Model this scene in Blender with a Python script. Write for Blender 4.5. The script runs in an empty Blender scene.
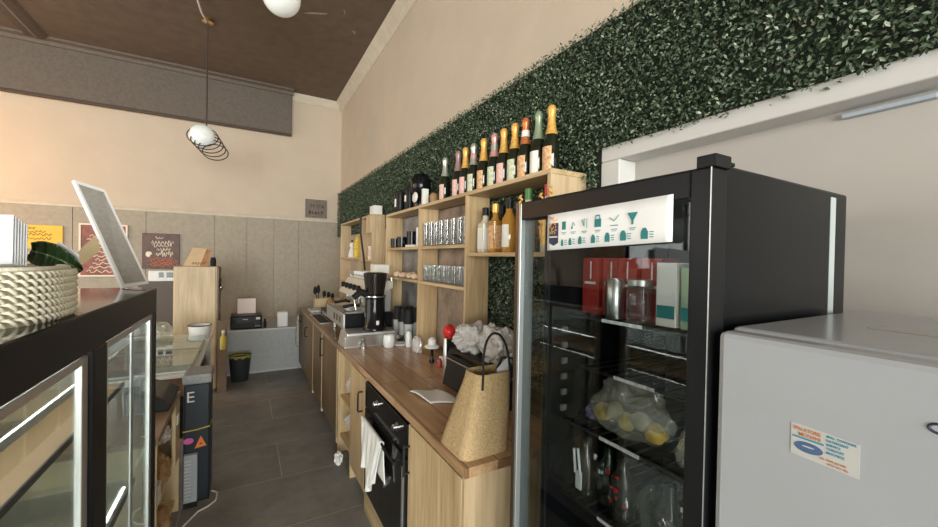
import bpy, bmesh, math, random
import numpy as np
from math import sin, cos, pi, radians
from mathutils import Vector, Matrix, noise
random.seed(7); rng = np.random.default_rng(7)
SC = bpy.context.scene
COL = SC.collection

# ------------------------------------------------------------------ materials
def new_mat(name):
    m = bpy.data.materials.new(name); m.use_nodes = True
    nt = m.node_tree; nt.nodes.clear()
    out = nt.nodes.new('ShaderNodeOutputMaterial')
    return m, nt, out
def N(nt, typ, **kw):
    n = nt.nodes.new(typ)
    for k, v in kw.items():
        if k in n.inputs: n.inputs[k].default_value = v
        else: setattr(n, k, v)
    return n
def L(nt, a, b): nt.links.new(a, b)
def c4(c): return (c[0], c[1], c[2], 1.0)
def coords(nt, scale=(1, 1, 1), kind='Object'):
    tc = N(nt, 'ShaderNodeTexCoord'); mp = N(nt, 'ShaderNodeMapping')
    mp.inputs['Scale'].default_value = scale
    L(nt, tc.outputs[kind], mp.inputs['Vector']); return mp.outputs['Vector']
def bump(nt, b, h, strength, dist=0.01):
    n = N(nt, 'ShaderNodeBump', Strength=strength, Distance=dist)
    L(nt, h, n.inputs['Height']); L(nt, n.outputs['Normal'], b.inputs['Normal'])
def plain(name, col, rough=0.5, metal=0.0, var=0.0, scale=20, bmp=0.0, coat=0.0, spec=0.5, emit=None, es=0.0, sss=0.0):
    m, nt, out = new_mat(name)
    b = N(nt, 'ShaderNodeBsdfPrincipled'); L(nt, b.outputs[0], out.inputs[0])
    b.inputs['Base Color'].default_value = c4(col); b.inputs['Roughness'].default_value = rough
    b.inputs['Metallic'].default_value = metal; b.inputs['Coat Weight'].default_value = coat
    b.inputs['Specular IOR Level'].default_value = spec
    if emit: b.inputs['Emission Color'].default_value = c4(emit); b.inputs['Emission Strength'].default_value = es
    if var > 0 or bmp > 0:
        nz = N(nt, 'ShaderNodeTexNoise', Scale=scale, Detail=4.0, Roughness=0.6)
        L(nt, coords(nt), nz.inputs['Vector'])
        if var > 0:
            r = N(nt, 'ShaderNodeValToRGB')
            r.color_ramp.elements[0].position = 0.3; r.color_ramp.elements[1].position = 0.7
            r.color_ramp.elements[0].color = c4([max(0, v * (1 - var)) for v in col])
            r.color_ramp.elements[1].color = c4([min(1, v * (1 + var)) for v in col])
            L(nt, nz.outputs['Fac'], r.inputs[0]); L(nt, r.outputs[0], b.inputs['Base Color'])
        if bmp > 0: bump(nt, b, nz.outputs['Fac'], bmp)
    return m
def wood(name, dark, light, axis='z', rough=0.45, plank=0.0, coat=0.0):
    m, nt, out = new_mat(name)
    b = N(nt, 'ShaderNodeBsdfPrincipled', Roughness=rough); L(nt, b.outputs[0], out.inputs[0])
    b.inputs['Coat Weight'].default_value = coat
    s = {'x': (1.2, 22, 22), 'y': (22, 1.2, 22), 'z': (22, 22, 1.2)}[axis]
    v = coords(nt, s)
    n1 = N(nt, 'ShaderNodeTexNoise', Scale=1.6, Detail=6.0, Roughness=0.65, Distortion=0.6); L(nt, v, n1.inputs['Vector'])
    s2 = {'x': (0.6, 4, 4), 'y': (4, 0.6, 4), 'z': (4, 4, 0.6)}[axis]
    n2 = N(nt, 'ShaderNodeTexNoise', Scale=2.0, Detail=3.0, Distortion=1.2); L(nt, coords(nt, s2), n2.inputs['Vector'])
    mx = N(nt, 'ShaderNodeMath', operation='MULTIPLY_ADD'); mx.inputs[1].default_value = 0.6
    md = N(nt, 'ShaderNodeMath', operation='MULTIPLY'); md.inputs[1].default_value = 0.4
    L(nt, n2.outputs['Fac'], md.inputs[0]); L(nt, n1.outputs['Fac'], mx.inputs[0]); L(nt, md.outputs[0], mx.inputs[2])
    r = N(nt, 'ShaderNodeValToRGB')
    r.color_ramp.elements[0].position = 0.34; r.color_ramp.elements[1].position = 0.62
    r.color_ramp.elements[0].color = c4(dark); r.color_ramp.elements[1].color = c4(light)
    L(nt, mx.outputs[0], r.inputs[0])
    colout = r.outputs[0]
    if plank > 0:
        br = N(nt, 'ShaderNodeTexBrick'); br.offset = 0.4
        br.inputs['Color1'].default_value = (1, 1, 1, 1); br.inputs['Color2'].default_value = (0.72, 0.66, 0.62, 1)
        br.inputs['Mortar'].default_value = (0.3, 0.22, 0.16, 1); br.inputs['Mortar Size'].default_value = 0.004
        br.inputs['Scale'].default_value = 1.0; br.inputs['Brick Width'].default_value = 0.75; br.inputs['Row Height'].default_value = plank
        mp = N(nt, 'ShaderNodeMapping'); mp.inputs['Rotation'].default_value = (0, 0, pi / 2 if axis == 'y' else 0)
        tc = N(nt, 'ShaderNodeTexCoord'); L(nt, tc.outputs['Object'], mp.inputs['Vector']); L(nt, mp.outputs[0], br.inputs['Vector'])
        mm = N(nt, 'ShaderNodeMix', data_type='RGBA', blend_type='MULTIPLY'); mm.inputs[0].default_value = 0.8
        L(nt, colout, mm.inputs[6]); L(nt, br.outputs['Color'], mm.inputs[7]); colout = mm.outputs[2]
    L(nt, colout, b.inputs['Base Color'])
    bump(nt, b, n1.outputs['Fac'], 0.12, 0.004)
    return m
def thin_glass(name, tint=(0.95, 0.97, 0.96), refl=1.0, rough=0.02, haze=0.0, hazecol=(0.9, 0.9, 0.9), edge=5.0):
    m, nt, out = new_mat(name)
    tr = N(nt, 'ShaderNodeBsdfTransparent', Color=c4(tint)); gl = N(nt, 'ShaderNodeBsdfGlossy', Roughness=rough)
    lw = N(nt, 'ShaderNodeLayerWeight', Blend=0.5); pw = N(nt, 'ShaderNodeMath', operation='POWER'); pw.inputs[1].default_value = edge
    L(nt, lw.outputs['Facing'], pw.inputs[0])
    ml = N(nt, 'ShaderNodeMath', operation='MULTIPLY_ADD', use_clamp=True); ml.inputs[1].default_value = 0.9; ml.inputs[2].default_value = 0.04 * refl; L(nt, pw.outputs[0], ml.inputs[0])
    mx = N(nt, 'ShaderNodeMixShader'); L(nt, ml.outputs[0], mx.inputs[0]); 
    if haze > 0:
        df = N(nt, 'ShaderNodeBsdfDiffuse', Color=c4(hazecol)); m2 = N(nt, 'ShaderNodeMixShader'); m2.inputs[0].default_value = haze
        L(nt, tr.outputs[0], m2.inputs[1]); L(nt, df.outputs[0], m2.inputs[2]); L(nt, m2.outputs[0], mx.inputs[1])
    else: L(nt, tr.outputs[0], mx.inputs[1])
    L(nt, gl.outputs[0], mx.inputs[2]); L(nt, mx.outputs[0], out.inputs[0])
    return m
def lamp_mat(name, col, s):
    m, nt, out = new_mat(name); e = N(nt, 'ShaderNodeEmission', Color=c4(col), Strength=s); L(nt, e.outputs[0], out.inputs[0]); return m

OAK_D, OAK_L = (0.38, 0.25, 0.125), (0.68, 0.50, 0.29)
M = dict(
    oak=wood('oak_vertical', OAK_D, OAK_L, 'z'), oak_y=wood('oak_long', OAK_D, OAK_L, 'y'), oak_x=wood('oak_cross', OAK_D, OAK_L, 'x'),
    oak_pale=wood('oak_pale', (0.42, 0.30, 0.17), (0.66, 0.50, 0.31), 'z'),
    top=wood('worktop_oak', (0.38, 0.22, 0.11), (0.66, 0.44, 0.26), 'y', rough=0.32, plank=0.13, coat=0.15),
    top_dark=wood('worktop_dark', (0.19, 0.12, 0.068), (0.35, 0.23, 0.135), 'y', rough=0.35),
    brown=wood('brown_door', (0.105, 0.07, 0.037), (0.21, 0.145, 0.08), 'z'),
    birch=wood('birch', (0.55, 0.42, 0.24), (0.70, 0.57, 0.36), 'z'),
    cream=plain('cream_paint', (0.57, 0.475, 0.375), 0.85, var=0.04, scale=3, bmp=0.05),
    plaster=plain('cornice_plaster', (0.60, 0.54, 0.44), 0.9, var=0.08, scale=8, bmp=0.15),
    white_wall=plain('white_paint', (0.43, 0.40, 0.37), 0.8, var=0.03, scale=4, bmp=0.04),
    white_trim=plain('white_trim', (0.60, 0.585, 0.565), 0.5),
    ceil=plain('brown_ceiling', (0.135, 0.098, 0.072), 0.85, var=0.14, scale=6, bmp=0.2),
    beam=plain('brown_beam', (0.135, 0.112, 0.094), 0.8, var=0.14, scale=30, bmp=0.2),
    panelgrey=plain('grey_panelling', (0.36, 0.315, 0.25), 0.7, var=0.10, scale=18, bmp=0.08),
    block=plain('grey_render', (0.46, 0.48, 0.49), 0.85, var=0.08, scale=22, bmp=0.2),
    black=plain('black_satin', (0.010, 0.010, 0.011), 0.35, spec=0.18), blackg=plain('black_gloss', (0.008, 0.008, 0.009), 0.12, spec=0.25),
    blackm=plain('black_matte', (0.014, 0.014, 0.014), 0.6, spec=0.25), blacktop=plain('black_glass_top', (0.02, 0.015, 0.012), 0.08),
    fridgeside=plain('black_lacquer', (0.006, 0.007, 0.008), 0.22, spec=0.14),
    steel=plain('steel', (0.62, 0.62, 0.61), 0.28, 1.0), chrome=plain('chrome', (0.8, 0.8, 0.8), 0.12, 1.0),
    alu=plain('aluminium', (0.70, 0.71, 0.71), 0.38, 0.9), bronze=plain('copper_edge', (0.10, 0.06, 0.04), 0.35, 0.5),
    gold=plain('gold_foil', (0.83, 0.47, 0.12), 0.38, 0.35, var=0.2, scale=60), brass=plain('brass', (0.65, 0.45, 0.2), 0.3, 1.0),
    white=plain('white_gloss', (0.80, 0.80, 0.80), 0.25), whitem=plain('white_matte', (0.80, 0.79, 0.77), 0.7),
    enamel=plain('white_enamel', (0.37, 0.385, 0.41), 0.22, var=0.02, scale=5), paper=plain('paper', (0.66, 0.68, 0.72), 0.8),
    cloth=plain('white_cloth', (0.82, 0.81, 0.78), 0.95, bmp=0.4, scale=140), jute=plain('jute', (0.53, 0.375, 0.195), 0.95, var=0.22, scale=110, bmp=0.7),
    crochet=plain('crochet_cream', (0.83, 0.80, 0.66), 0.9, bmp=0.3, scale=90), beige=plain('beige_lining', (0.62, 0.56, 0.40), 0.9),
    leaf=plain('dark_leaf', (0.02, 0.045, 0.015), 0.3, var=0.4, scale=14), strut=plain('kraft_board', (0.45, 0.35, 0.20), 0.8, var=0.06),
    kraft=plain('kraft_paper', (0.34, 0.20, 0.10), 0.85, var=0.2, scale=16), frameback=plain('grey_backing', (0.33, 0.31, 0.28), 0.8, var=0.12, scale=60),
    yellow=plain('yellow_sign', (0.80, 0.48, 0.05), 0.6, var=0.06, scale=8), poster=plain('brown_poster', (0.085, 0.035, 0.025), 0.5, var=0.5, scale=9),
    posterpic=plain('red_brown_print', (0.22, 0.06, 0.035), 0.5, var=0.6, scale=12), creamink=plain('cream_ink', (0.85, 0.72, 0.58), 0.7), redink=plain('terracotta_ink', (0.55, 0.18, 0.10), 0.7),
    darkink=plain('dark_ink', (0.10, 0.05, 0.02), 0.7), plaque=plain('plaque_brown', (0.17, 0.135, 0.115), 0.6, var=0.2, scale=25), 
    teal=plain('teal_ink', (0.02, 0.20, 0.20), 0.6), navy=plain('navy_ink', (0.03, 0.03, 0.07), 0.6), blueink=plain('blue_ink', (0.03, 0.25, 0.38), 0.6), 
    indigo=plain('indigo_ink', (0.07, 0.12, 0.25), 0.5), orangeink=plain('orange_ink', (0.55, 0.20, 0.08), 0.6), banner=plain('banner_vinyl', (0.86, 0.86, 0.86), 0.45),
    sticker=plain('sticker_paper', (0.50, 0.50, 0.48), 0.5), bin=plain('bin_navy', (0.012, 0.020, 0.030), 0.4), binlid=plain('bin_lid_grey', (0.30, 0.31, 0.32), 0.6, var=0.2, scale=40),
    orange=plain('orange_sticker', (0.85, 0.22, 0.05), 0.5), pink=plain('pink_sticker', (0.75, 0.12, 0.42), 0.5), greyplastic=plain('grey_plastic', (0.38, 0.42, 0.47), 0.5),
    bagyellow=plain('yellow_green_bag', (0.36, 0.34, 0.09), 0.5), trash=plain('charcoal_bin', (0.03, 0.035, 0.04), 0.5), sponge=plain('yellow_cloth', (0.62, 0.50, 0.10), 0.8),
    red=plain('red_gloss', (0.62, 0.02, 0.02), 0.3), redpack=plain('red_pack', (0.36, 0.03, 0.025), 0.45), brownplastic=plain('dark_brown', (0.06, 0.035, 0.02), 0.5),
    amber=plain('amber_glass', (0.42, 0.20, 0.03), 0.08, coat=0.4), dkglass=plain('dark_bottle_glass', (0.012, 0.016, 0.008), 0.06, coat=0.3), paleliq=plain('pale_bottle', (0.62, 0.56, 0.42), 0.15),
    blush=plain('blush_bottle', (0.60, 0.30, 0.26), 0.2), labelw=plain('white_label', (0.80, 0.78, 0.72), 0.6), labelp=plain('pink_label', (0.78, 0.48, 0.42), 0.6, var=0.3, scale=70),
    labelo=plain('orange_label', (0.80, 0.42, 0.22), 0.6, var=0.5, scale=60), labelg=plain('pale_green_label', (0.58, 0.62, 0.45), 0.6, var=0.3, scale=60), greenfoil=plain('green_foil', (0.32, 0.42, 0.28), 0.35, 0.4),
    silverfoil=plain('silver_foil', (0.62, 0.64, 0.55), 0.3, 0.7), pinkfoil=plain('pink_foil', (0.68, 0.36, 0.34), 0.35, 0.4), dusky=plain('dusky_foil', (0.36, 0.23, 0.22), 0.4, 0.3), orangefoil=plain('orange_foil', (0.70, 0.22, 0.08), 0.35, 0.5),
    green=plain('green_cap', (0.06, 0.20, 0.05), 0.4), cable=plain('white_cable', (0.75, 0.74, 0.70), 0.5), cord=plain('brown_cord', (0.05, 0.035, 0.03), 0.6), opal=plain('opal_glass', (0.80, 0.82, 0.80), 0.15, emit=(0.9, 0.95, 0.93), es=0.12),
    led=lamp_mat('led_strip', (1.0, 0.97, 0.9), 14.0), bulb=lamp_mat('warm_bulb', (1.0, 0.62, 0.25), 18.0), 
    glass=thin_glass('clear_pane', (0.93, 0.96, 0.95), 1.0), doorglass=thin_glass('fridge_pane', (0.80, 0.83, 0.83), 1.0), window=thin_glass('window_pane'),
    tumbler=thin_glass('tumbler_glass', (0.90, 0.91, 0.90), 1.5, 0.04, 0.05, (0.95, 0.95, 0.93), edge=2.2), shelfglass=thin_glass('shelf_glass', (0.85, 0.92, 0.9), 1.2, 0.02, 0.06),
    plastic=thin_glass('plastic_film', (0.92, 0.91, 0.90), 1.8, 0.14, 0.55, (0.84, 0.82, 0.82), edge=3.5), film=thin_glass('bag_film', (0.92, 0.92, 0.86), 2.0, 0.12, 0.22, (0.85, 0.84, 0.72)),
    darkfilm=thin_glass('dark_film', (0.6, 0.62, 0.6), 2.0, 0.08, 0.1, (0.5, 0.5, 0.5)), cheese=plain('yellow_food', (0.72, 0.50, 0.05), 0.6, var=0.35, scale=40), food=plain('pale_food', (0.42, 0.38, 0.25), 0.7, var=0.4, scale=30),
    darkliner=plain('dark_liner', (0.020, 0.018, 0.017), 0.5), purple=plain('purple_film', (0.18, 0.15, 0.28), 0.4, var=0.4, scale=30), herbs=plain('herbs', (0.10, 0.18, 0.07), 0.7, var=0.5, scale=60),
    tan=plain('tan_board', (0.40, 0.27, 0.145), 0.6), biscuit=plain('biscuit', (0.70, 0.52, 0.36), 0.8, var=0.2, scale=40), greytowel=plain('towel_grey', (0.55, 0.55, 0.53), 0.95, var=0.5, scale=35),
)
def floor_mat():
    m, nt, out = new_mat('grey_tiles')
    b = N(nt, 'ShaderNodeBsdfPrincipled', Roughness=0.5); L(nt, b.outputs[0], out.inputs[0])
    nz = N(nt, 'ShaderNodeTexNoise', Scale=3.0, Detail=9.0, Roughness=0.7); L(nt, coords(nt), nz.inputs['Vector'])
    r = N(nt, 'ShaderNodeValToRGB'); r.color_ramp.elements[0].position = 0.3; r.color_ramp.elements[1].position = 0.72
    r.color_ramp.elements[0].color = (0.175, 0.167, 0.155, 1); r.color_ramp.elements[1].color = (0.31, 0.30, 0.28, 1); L(nt, nz.outputs['Fac'], r.inputs[0])
    br = N(nt, 'ShaderNodeTexBrick'); br.offset = 0.5
    br.inputs['Color1'].default_value = (1, 1, 1, 1); br.inputs['Color2'].default_value = (0.9, 0.9, 0.9, 1); br.inputs['Mortar'].default_value = (1.7, 1.6, 1.5, 1)
    br.inputs['Scale'].default_value = 1.0; br.inputs['Brick Width'].default_value = 1.2; br.inputs['Row Height'].default_value = 0.6; br.inputs['Mortar Size'].default_value = 0.0035
    mp = N(nt, 'ShaderNodeMapping'); mp.inputs['Location'].default_value = (0.35, 0.42, 0); tc = N(nt, 'ShaderNodeTexCoord')
    L(nt, tc.outputs['Object'], mp.inputs['Vector']); L(nt, mp.outputs[0], br.inputs['Vector'])
    mm = N(nt, 'ShaderNodeMix', data_type='RGBA', blend_type='MULTIPLY'); mm.inputs[0].default_value = 1.0
    L(nt, r.outputs[0], mm.inputs[6]); L(nt, br.outputs['Color'], mm.inputs[7]); L(nt, mm.outputs[2], b.inputs['Base Color'])
    bump(nt, b, nz.outputs['Fac'], 0.08); return m
M['floor'] = floor_mat()
def hedge_mat():
    m, nt, out = new_mat('boxwood_leaves')
    b = N(nt, 'ShaderNodeBsdfPrincipled', Roughness=0.42); L(nt, b.outputs[0], out.inputs[0])
    g = N(nt, 'ShaderNodeNewGeometry'); r = N(nt, 'ShaderNodeValToRGB')
    e = r.color_ramp.elements; e[0].position = 0; e[0].color = (0.022, 0.042, 0.021, 1); e[1].position = 1; e[1].color = (0.32, 0.36, 0.26, 1)
    k = e.new(0.70); k.color = (0.068, 0.108, 0.057, 1)
    L(nt, g.outputs['Random Per Island'], r.inputs[0]); L(nt, r.outputs[0], b.inputs['Base Color']); return m
M['hedge'] = hedge_mat()

# ------------------------------------------------------------------ mesh builder (world coordinates)
class MB:
    def __init__(s): s.v = []; s.f = []
    def add(s, vs, fs):
        o = len(s.v); s.v += [tuple(v) for v in vs]; s.f += [tuple(i + o for i in f) for f in fs]; return s
    def box(s, x0, x1, y0, y1, z0, z1):
        return s.add([(x0, y0, z0), (x1, y0, z0), (x1, y1, z0), (x0, y1, z0), (x0, y0, z1), (x1, y0, z1), (x1, y1, z1), (x0, y1, z1)],
                     [(0, 3, 2, 1), (4, 5, 6, 7), (0, 1, 5, 4), (1, 2, 6, 5), (2, 3, 7, 6), (3, 0, 4, 7)])
    def hexa(s, b, t): return s.add(list(b) + list(t), [(0, 3, 2, 1), (4, 5, 6, 7), (0, 1, 5, 4), (1, 2, 6, 5), (2, 3, 7, 6), (3, 0, 4, 7)])
    def plate(s, q, th):   # quad with thickness along its normal
        q = [Vector(p) for p in q]; n = (q[1] - q[0]).cross(q[3] - q[0]).normalized() * th
        return s.hexa([p - n for p in q], q)
    def lathe(s, c, prof, n=20, axis='z', cap=True):
        vs = []; fs = []; m = len(prof)
        for r, h in prof:
            for i in range(n):
                a = 2 * pi * i / n; u, w = r * cos(a), r * sin(a)
                p = {'z': (u, w, h), 'x': (h, u, w), 'y': (w, h, u)}[axis]
                vs.append((c[0] + p[0], c[1] + p[1], c[2] + p[2]))
        for j in range(m - 1):
            for i in range(n):
                k = (i + 1) % n; fs.append((j * n + i, j * n + k, (j + 1) * n + k, (j + 1) * n + i))
        if cap: fs.append(tuple(range(n - 1, -1, -1))); fs.append(tuple(range((m - 1) * n, m * n)))
        return s.add(vs, fs)
    def cyl(s, c, r, h, n=20, axis='z', r2=None): return s.lathe(c, [(r, 0), (r if r2 is None else r2, h)], n, axis)
    def ball(s, c, r, n=20, m=12, sz=1.0): return s.lathe(c, [(max(1e-4, r * sin(pi * j / m)), -r * sz * cos(pi * j / m)) for j in range(m + 1)], n)
    def tube(s, pts, r, n=8, closed=False):
        pts = [Vector(p) for p in pts]; K = len(pts); vs = []; fs = []; up = None
        for i, p in enumerate(pts):
            if closed: t = pts[(i + 1) % K] - pts[i - 1]
            else: t = pts[min(i + 1, K - 1)] - pts[max(i - 1, 0)]
            t.normalize()
            if up is None: up = Vector((0, 0, 1)) if abs(t.z) < 0.9 else Vector((1, 0, 0))
            a = t.cross(up).normalized(); b = a.cross(t).normalized(); up = b
            rr = r[i] if isinstance(r, (list, tuple)) else r
            for k in range(n):
                q = p + a * rr * cos(2 * pi * k / n) + b * rr * sin(2 * pi * k / n); vs.append(tuple(q))
        for i in range(K if closed else K - 1):
            j = (i + 1) % K
            for k in range(n): l = (k + 1) % n; fs.append((i * n + k, i * n + l, j * n + l, j * n + k))
        if not closed: fs.append(tuple(range(n - 1, -1, -1))); fs.append(tuple(range((K - 1) * n, K * n)))
        return s.add(vs, fs)
    def grid(s, fn, nu, nv, th=0.0):
        P = [[Vector(fn(i / nu, j / nv)) for j in range(nv + 1)] for i in range(nu + 1)]
        W = nv + 1; vs = [p for row in P for p in row]; fs = []
        for i in range(nu):
            for j in range(nv): fs.append((i * W + j, (i + 1) * W + j, (i + 1) * W + j + 1, i * W + j + 1))
        return s.add(vs, fs)
    def prism(s, pts, a, b, axis='y'):   # closed polygon extruded along an axis
        def mk(p, t): return {'y': (p[0], t, p[1]), 'x': (t, p[0], p[1]), 'z': (p[0], p[1], t)}[axis]
        n = len(pts); vs = [mk(p, a) for p in pts] + [mk(p, b) for p in pts]
        fs = [tuple(range(n)), tuple(range(2 * n - 1, n - 1, -1))] + [(i, i + n, (i + 1) % n + n, (i + 1) % n) for i in range(n)]
        return s.add(vs, fs)
    def lump(s, c, rx, ry, rz, amp=0.25, fr=3.0, sub=3, seed=0, flat=True, ridge=0.0):
        bm = bmesh.new(); bmesh.ops.create_icosphere(bm, subdivisions=sub, radius=1.0)
        vs = []
        for v in bm.verts:
            d = v.co.normalized(); k = 1 + amp * noise.noise(d * fr + Vector((seed * 3.7, seed, 1.3))) + amp * 0.5 * noise.noise(d * fr * 2.7 + Vector((seed, 5, 2))) - ridge * abs(noise.noise(d * 4.2 + Vector((seed, 1, 7)))) - ridge * .5 * abs(noise.noise(d * 9 + Vector((seed, 3, 7))))
            z = d.z * rz * k
            if flat and z < -0.75 * rz: z = -0.75 * rz
            vs.append((c[0] + d.x * rx * k, c[1] + d.y * ry * k, c[2] + z + (0.75 * rz if flat else 0)))
        fs = [tuple(v.index for v in f.verts) for f in bm.faces]; bm.free(); return s.add(vs, fs)
    def build(s, name, mat, parent=None, smooth=None, bevel=0.0, solid=0.0, sub=0, at=None):
        me = bpy.data.meshes.new(name); vs = np.array(s.v, dtype=float)
        if parent is not None: org = np.array(world(parent))
        elif at is not None: org = np.array(at, dtype=float)
        else: org = np.array([(vs[:, 0].min() + vs[:, 0].max()) / 2, (vs[:, 1].min() + vs[:, 1].max()) / 2, vs[:, 2].min()])
        me.from_pydata((vs - org).tolist(), [], s.f)
        bm = bmesh.new(); bm.from_mesh(me); bmesh.ops.recalc_face_normals(bm, faces=bm.faces); bm.to_mesh(me); bm.free()
        o = bpy.data.objects.new(name, me); COL.objects.link(o)
        if isinstance(mat, str): mat = M[mat]
        me.materials.append(mat)
        if smooth:
            for p in me.polygons: p.use_smooth = True
            me.set_sharp_from_angle(angle=radians(smooth))
        if solid: q = o.modifiers.new('Solidify', 'SOLIDIFY'); q.thickness = solid; q.offset = 0
        if bevel: q = o.modifiers.new('Bevel', 'BEVEL'); q.width = bevel; q.segments = 2; q.limit_method = 'ANGLE'; q.angle_limit = radians(40)
        if sub: q = o.modifiers.new('Subsurf', 'SUBSURF'); q.levels = sub; q.render_levels = sub
        if parent is not None: o.parent = parent
        else: o.location = org
        return o
def world(o):
    p = Vector((0, 0, 0))
    while o is not None: p += Vector(o.location); o = o.parent
    return p
def tag(o, label, cat, group=None):
    o['label'] = label; o['category'] = cat
    if group: o['group'] = group
    return o
def thing(name, label, cat, loc, group=None):
    o = bpy.data.objects.new(name, None); COL.objects.link(o); o.location = loc; o.empty_display_size = 0.05
    return tag(o, label, cat, group)
def struct(name, mb, mat, **k):
    o = mb.build(name, mat, **k); 
    if o.parent is None: o['kind'] = 'structure'
    return o
def B(*a): return MB().box(*a)
def kids(o): return [c for c in COL.objects if c.parent == o]
def copy_tree(o, parent=None, loc=None, rz=None, sc=None):
    ch = kids(o); c = o.copy(); COL.objects.link(c); c.parent = parent
    if loc is not None: c.location = loc
    if rz is not None: c.rotation_euler = (0, 0, rz)
    if sc is not None: c.scale = sc
    for k in ch: copy_tree(k, c)
    return c
def lettering(txt, size, mat, parent, origin, ux, uy, name='lettering', depth=0.0006, align='LEFT', lift=0.0008, sx=1.0, bold=0.0):
    cu = bpy.data.curves.new('t', 'FONT'); cu.body = txt; cu.size = size; cu.offset = bold * size; cu.extrude = depth; cu.align_x = align; cu.resolution_u = 3
    t = bpy.data.objects.new('t', cu); COL.objects.link(t); dg = bpy.context.evaluated_depsgraph_get(); dg.update()
    me = bpy.data.meshes.new_from_object(t.evaluated_get(dg)); bpy.data.objects.remove(t); bpy.data.curves.remove(cu)
    ux = Vector(ux).normalized(); uy = Vector(uy).normalized(); n = ux.cross(uy); org = world(parent)
    for v in me.vertices:
        p = Vector(origin) + ux * v.co.x * sx + uy * v.co.y + n * (v.co.z + lift); v.co = p - org
    me.name = name; me.materials.clear(); me.materials.append(M[mat])
    o = bpy.data.objects.new(name, me); COL.objects.link(o); o.parent = parent; return o
def scribble(mb, origin, ux, uy, w, h, n, seed, r):   # a handwritten, unreadable line
    rr = random.Random(seed); ux = Vector(ux); uy = Vector(uy); pts = []
    for i in range(n + 1):
        t = i / n; pts.append(Vector(origin) + ux * (w * t + 0.25 * w / n * sin(i * 2.1)) + uy * (h * (0.5 * sin(i * 1.9) + 0.5 * rr.uniform(-0.5, 0.9))))
    return mb.tube(pts, r, 5)

# ------------------------------------------------------------------ setting
XW, YB, ZC = 1.47, 7.3, 4.4
struct('floor', B(-6.6, 2.2, -7.2, 7.4, -0.1, 0), 'floor', at=(0, 0, 0))
struct('ceiling', B(-6.6, XW + .1, -7.2, 7.4, ZC, ZC + .1), 'ceil')
struct('wall_back', B(-6.6, XW + .1, YB, YB + .15, 0, ZC), 'cream')
# right wall, with the white framed door recess behind the fridges
dy0, dy1, dz1 = -0.95, 1.24, 2.135
struct('wall_right', B(XW, XW + .15, dy1, YB, 0, ZC).box(XW, XW + .15, -7.2, dy0, 0, ZC).box(XW, XW + .15, dy0, dy1, dz1, ZC), 'cream')
struct('trim_1', B(XW - .018, XW + .1, dy1 - .045, dy1 + .06, 0, dz1 - .02).box(XW - .018, XW + .1, dy0 - .05, dy0 + .05, 0, dz1 - .02)
       .box(XW - .018, XW + .1, dy0 - .05, dy1 + .06, dz1 - .0195, dz1 + .05), 'white_trim', bevel=.006)
d1 = struct('door_1', B(XW + .09, XW + .13, dy0, dy1, 0, dz1), 'white_wall')
B(XW + .07, XW + .09, .28, .47, dz1 - .045, dz1 - .03).build('door_closer', 'greyplastic', d1, bevel=.004)
# left and rear walls with shop windows (behind and beside the camera)
LX0, RY0 = -6.5, -7.1
def frame_wall(n, axis, t0, t1, a0, a1, w0, w1, z0, z1, nm):   # wall with one glazed opening
    def bx(m, a, b, za, zb, k0=t0, k1=t1): return m.box(k0, k1, a, b, za, zb) if axis == 'x' else m.box(a, b, k0, k1, za, zb)
    m = MB(); bx(m, a0, w0, 0, ZC); bx(m, w1, a1, 0, ZC); bx(m, w0, w1, 0, z0); bx(m, w0, w1, z1, ZC); struct(nm, m, 'cream')
    q = MB(); k0, k1 = t0 + .03, t1 - .03; nn = 4
    for i in range(nn + 1): c = w0 + (w1 - w0 - .08) * i / nn; bx(q, c, c + .08, z0, z1, k0, k1)
    bx(q, w0, w1, z0, z0 + .1, k0 + .001, k1 - .001); bx(q, w0, w1, z1 - .1, z1, k0 + .001, k1 - .001); w = struct('window_%d' % n, q, 'black')
    p = MB(); bx(p, w0 + .02, w1 - .02, z0 + .05, z1 - .05, (t0 + t1) / 2 - .003, (t0 + t1) / 2 + .003); p.build('pane', 'window', w)
frame_wall(1, 'y', RY0 - .1, RY0, LX0, XW + .1, -6.0, 1.0, .25, 3.6, 'wall_rear')
frame_wall(2, 'x', LX0 - .1, LX0, RY0 - .1, YB, .5, 6.3, .5, 3.6, 'wall_left')
# plaster cornice, brown beam, ceiling mouldings
struct('trim_2', MB().prism([(1.36, ZC), (1.37, ZC - .02), (1.43, ZC - .08), (XW - .01, ZC - .15), (XW, ZC - .15), (XW, ZC)], RY0, YB), 'plaster')
struct('trim_3', MB().prism([(YB, ZC - .12), (YB - .012, ZC - .12), (YB - .05, ZC - .06), (YB - .08, ZC), (YB, ZC)], .65, 1.42, 'x'), 'plaster')
struct('trim_4', B(-2.72, .64, YB - .10, YB, 3.69, ZC - .001), 'beam', bevel=.008)
struct('trim_5', B(-2.72, .64, YB - .115, YB - .06, 3.655, 3.69), 'brownplastic', bevel=.008)
struct('trim_6', MB().prism([(YB - .10, ZC - .07), (YB - .13, ZC - .07), (YB - .15, ZC - .03), (YB - .22, ZC - .02), (YB - .24, ZC), (YB - .10, ZC)], LX0, .66, 'x'), 'beam')
struct('trim_7', MB().prism([(-2.46, ZC), (-2.43, ZC - .05), (-2.37, ZC - .03), (-2.32, ZC - .06), (-2.26, ZC - .03), (-2.22, ZC)], RY0, YB - .24), 'beam')
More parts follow.
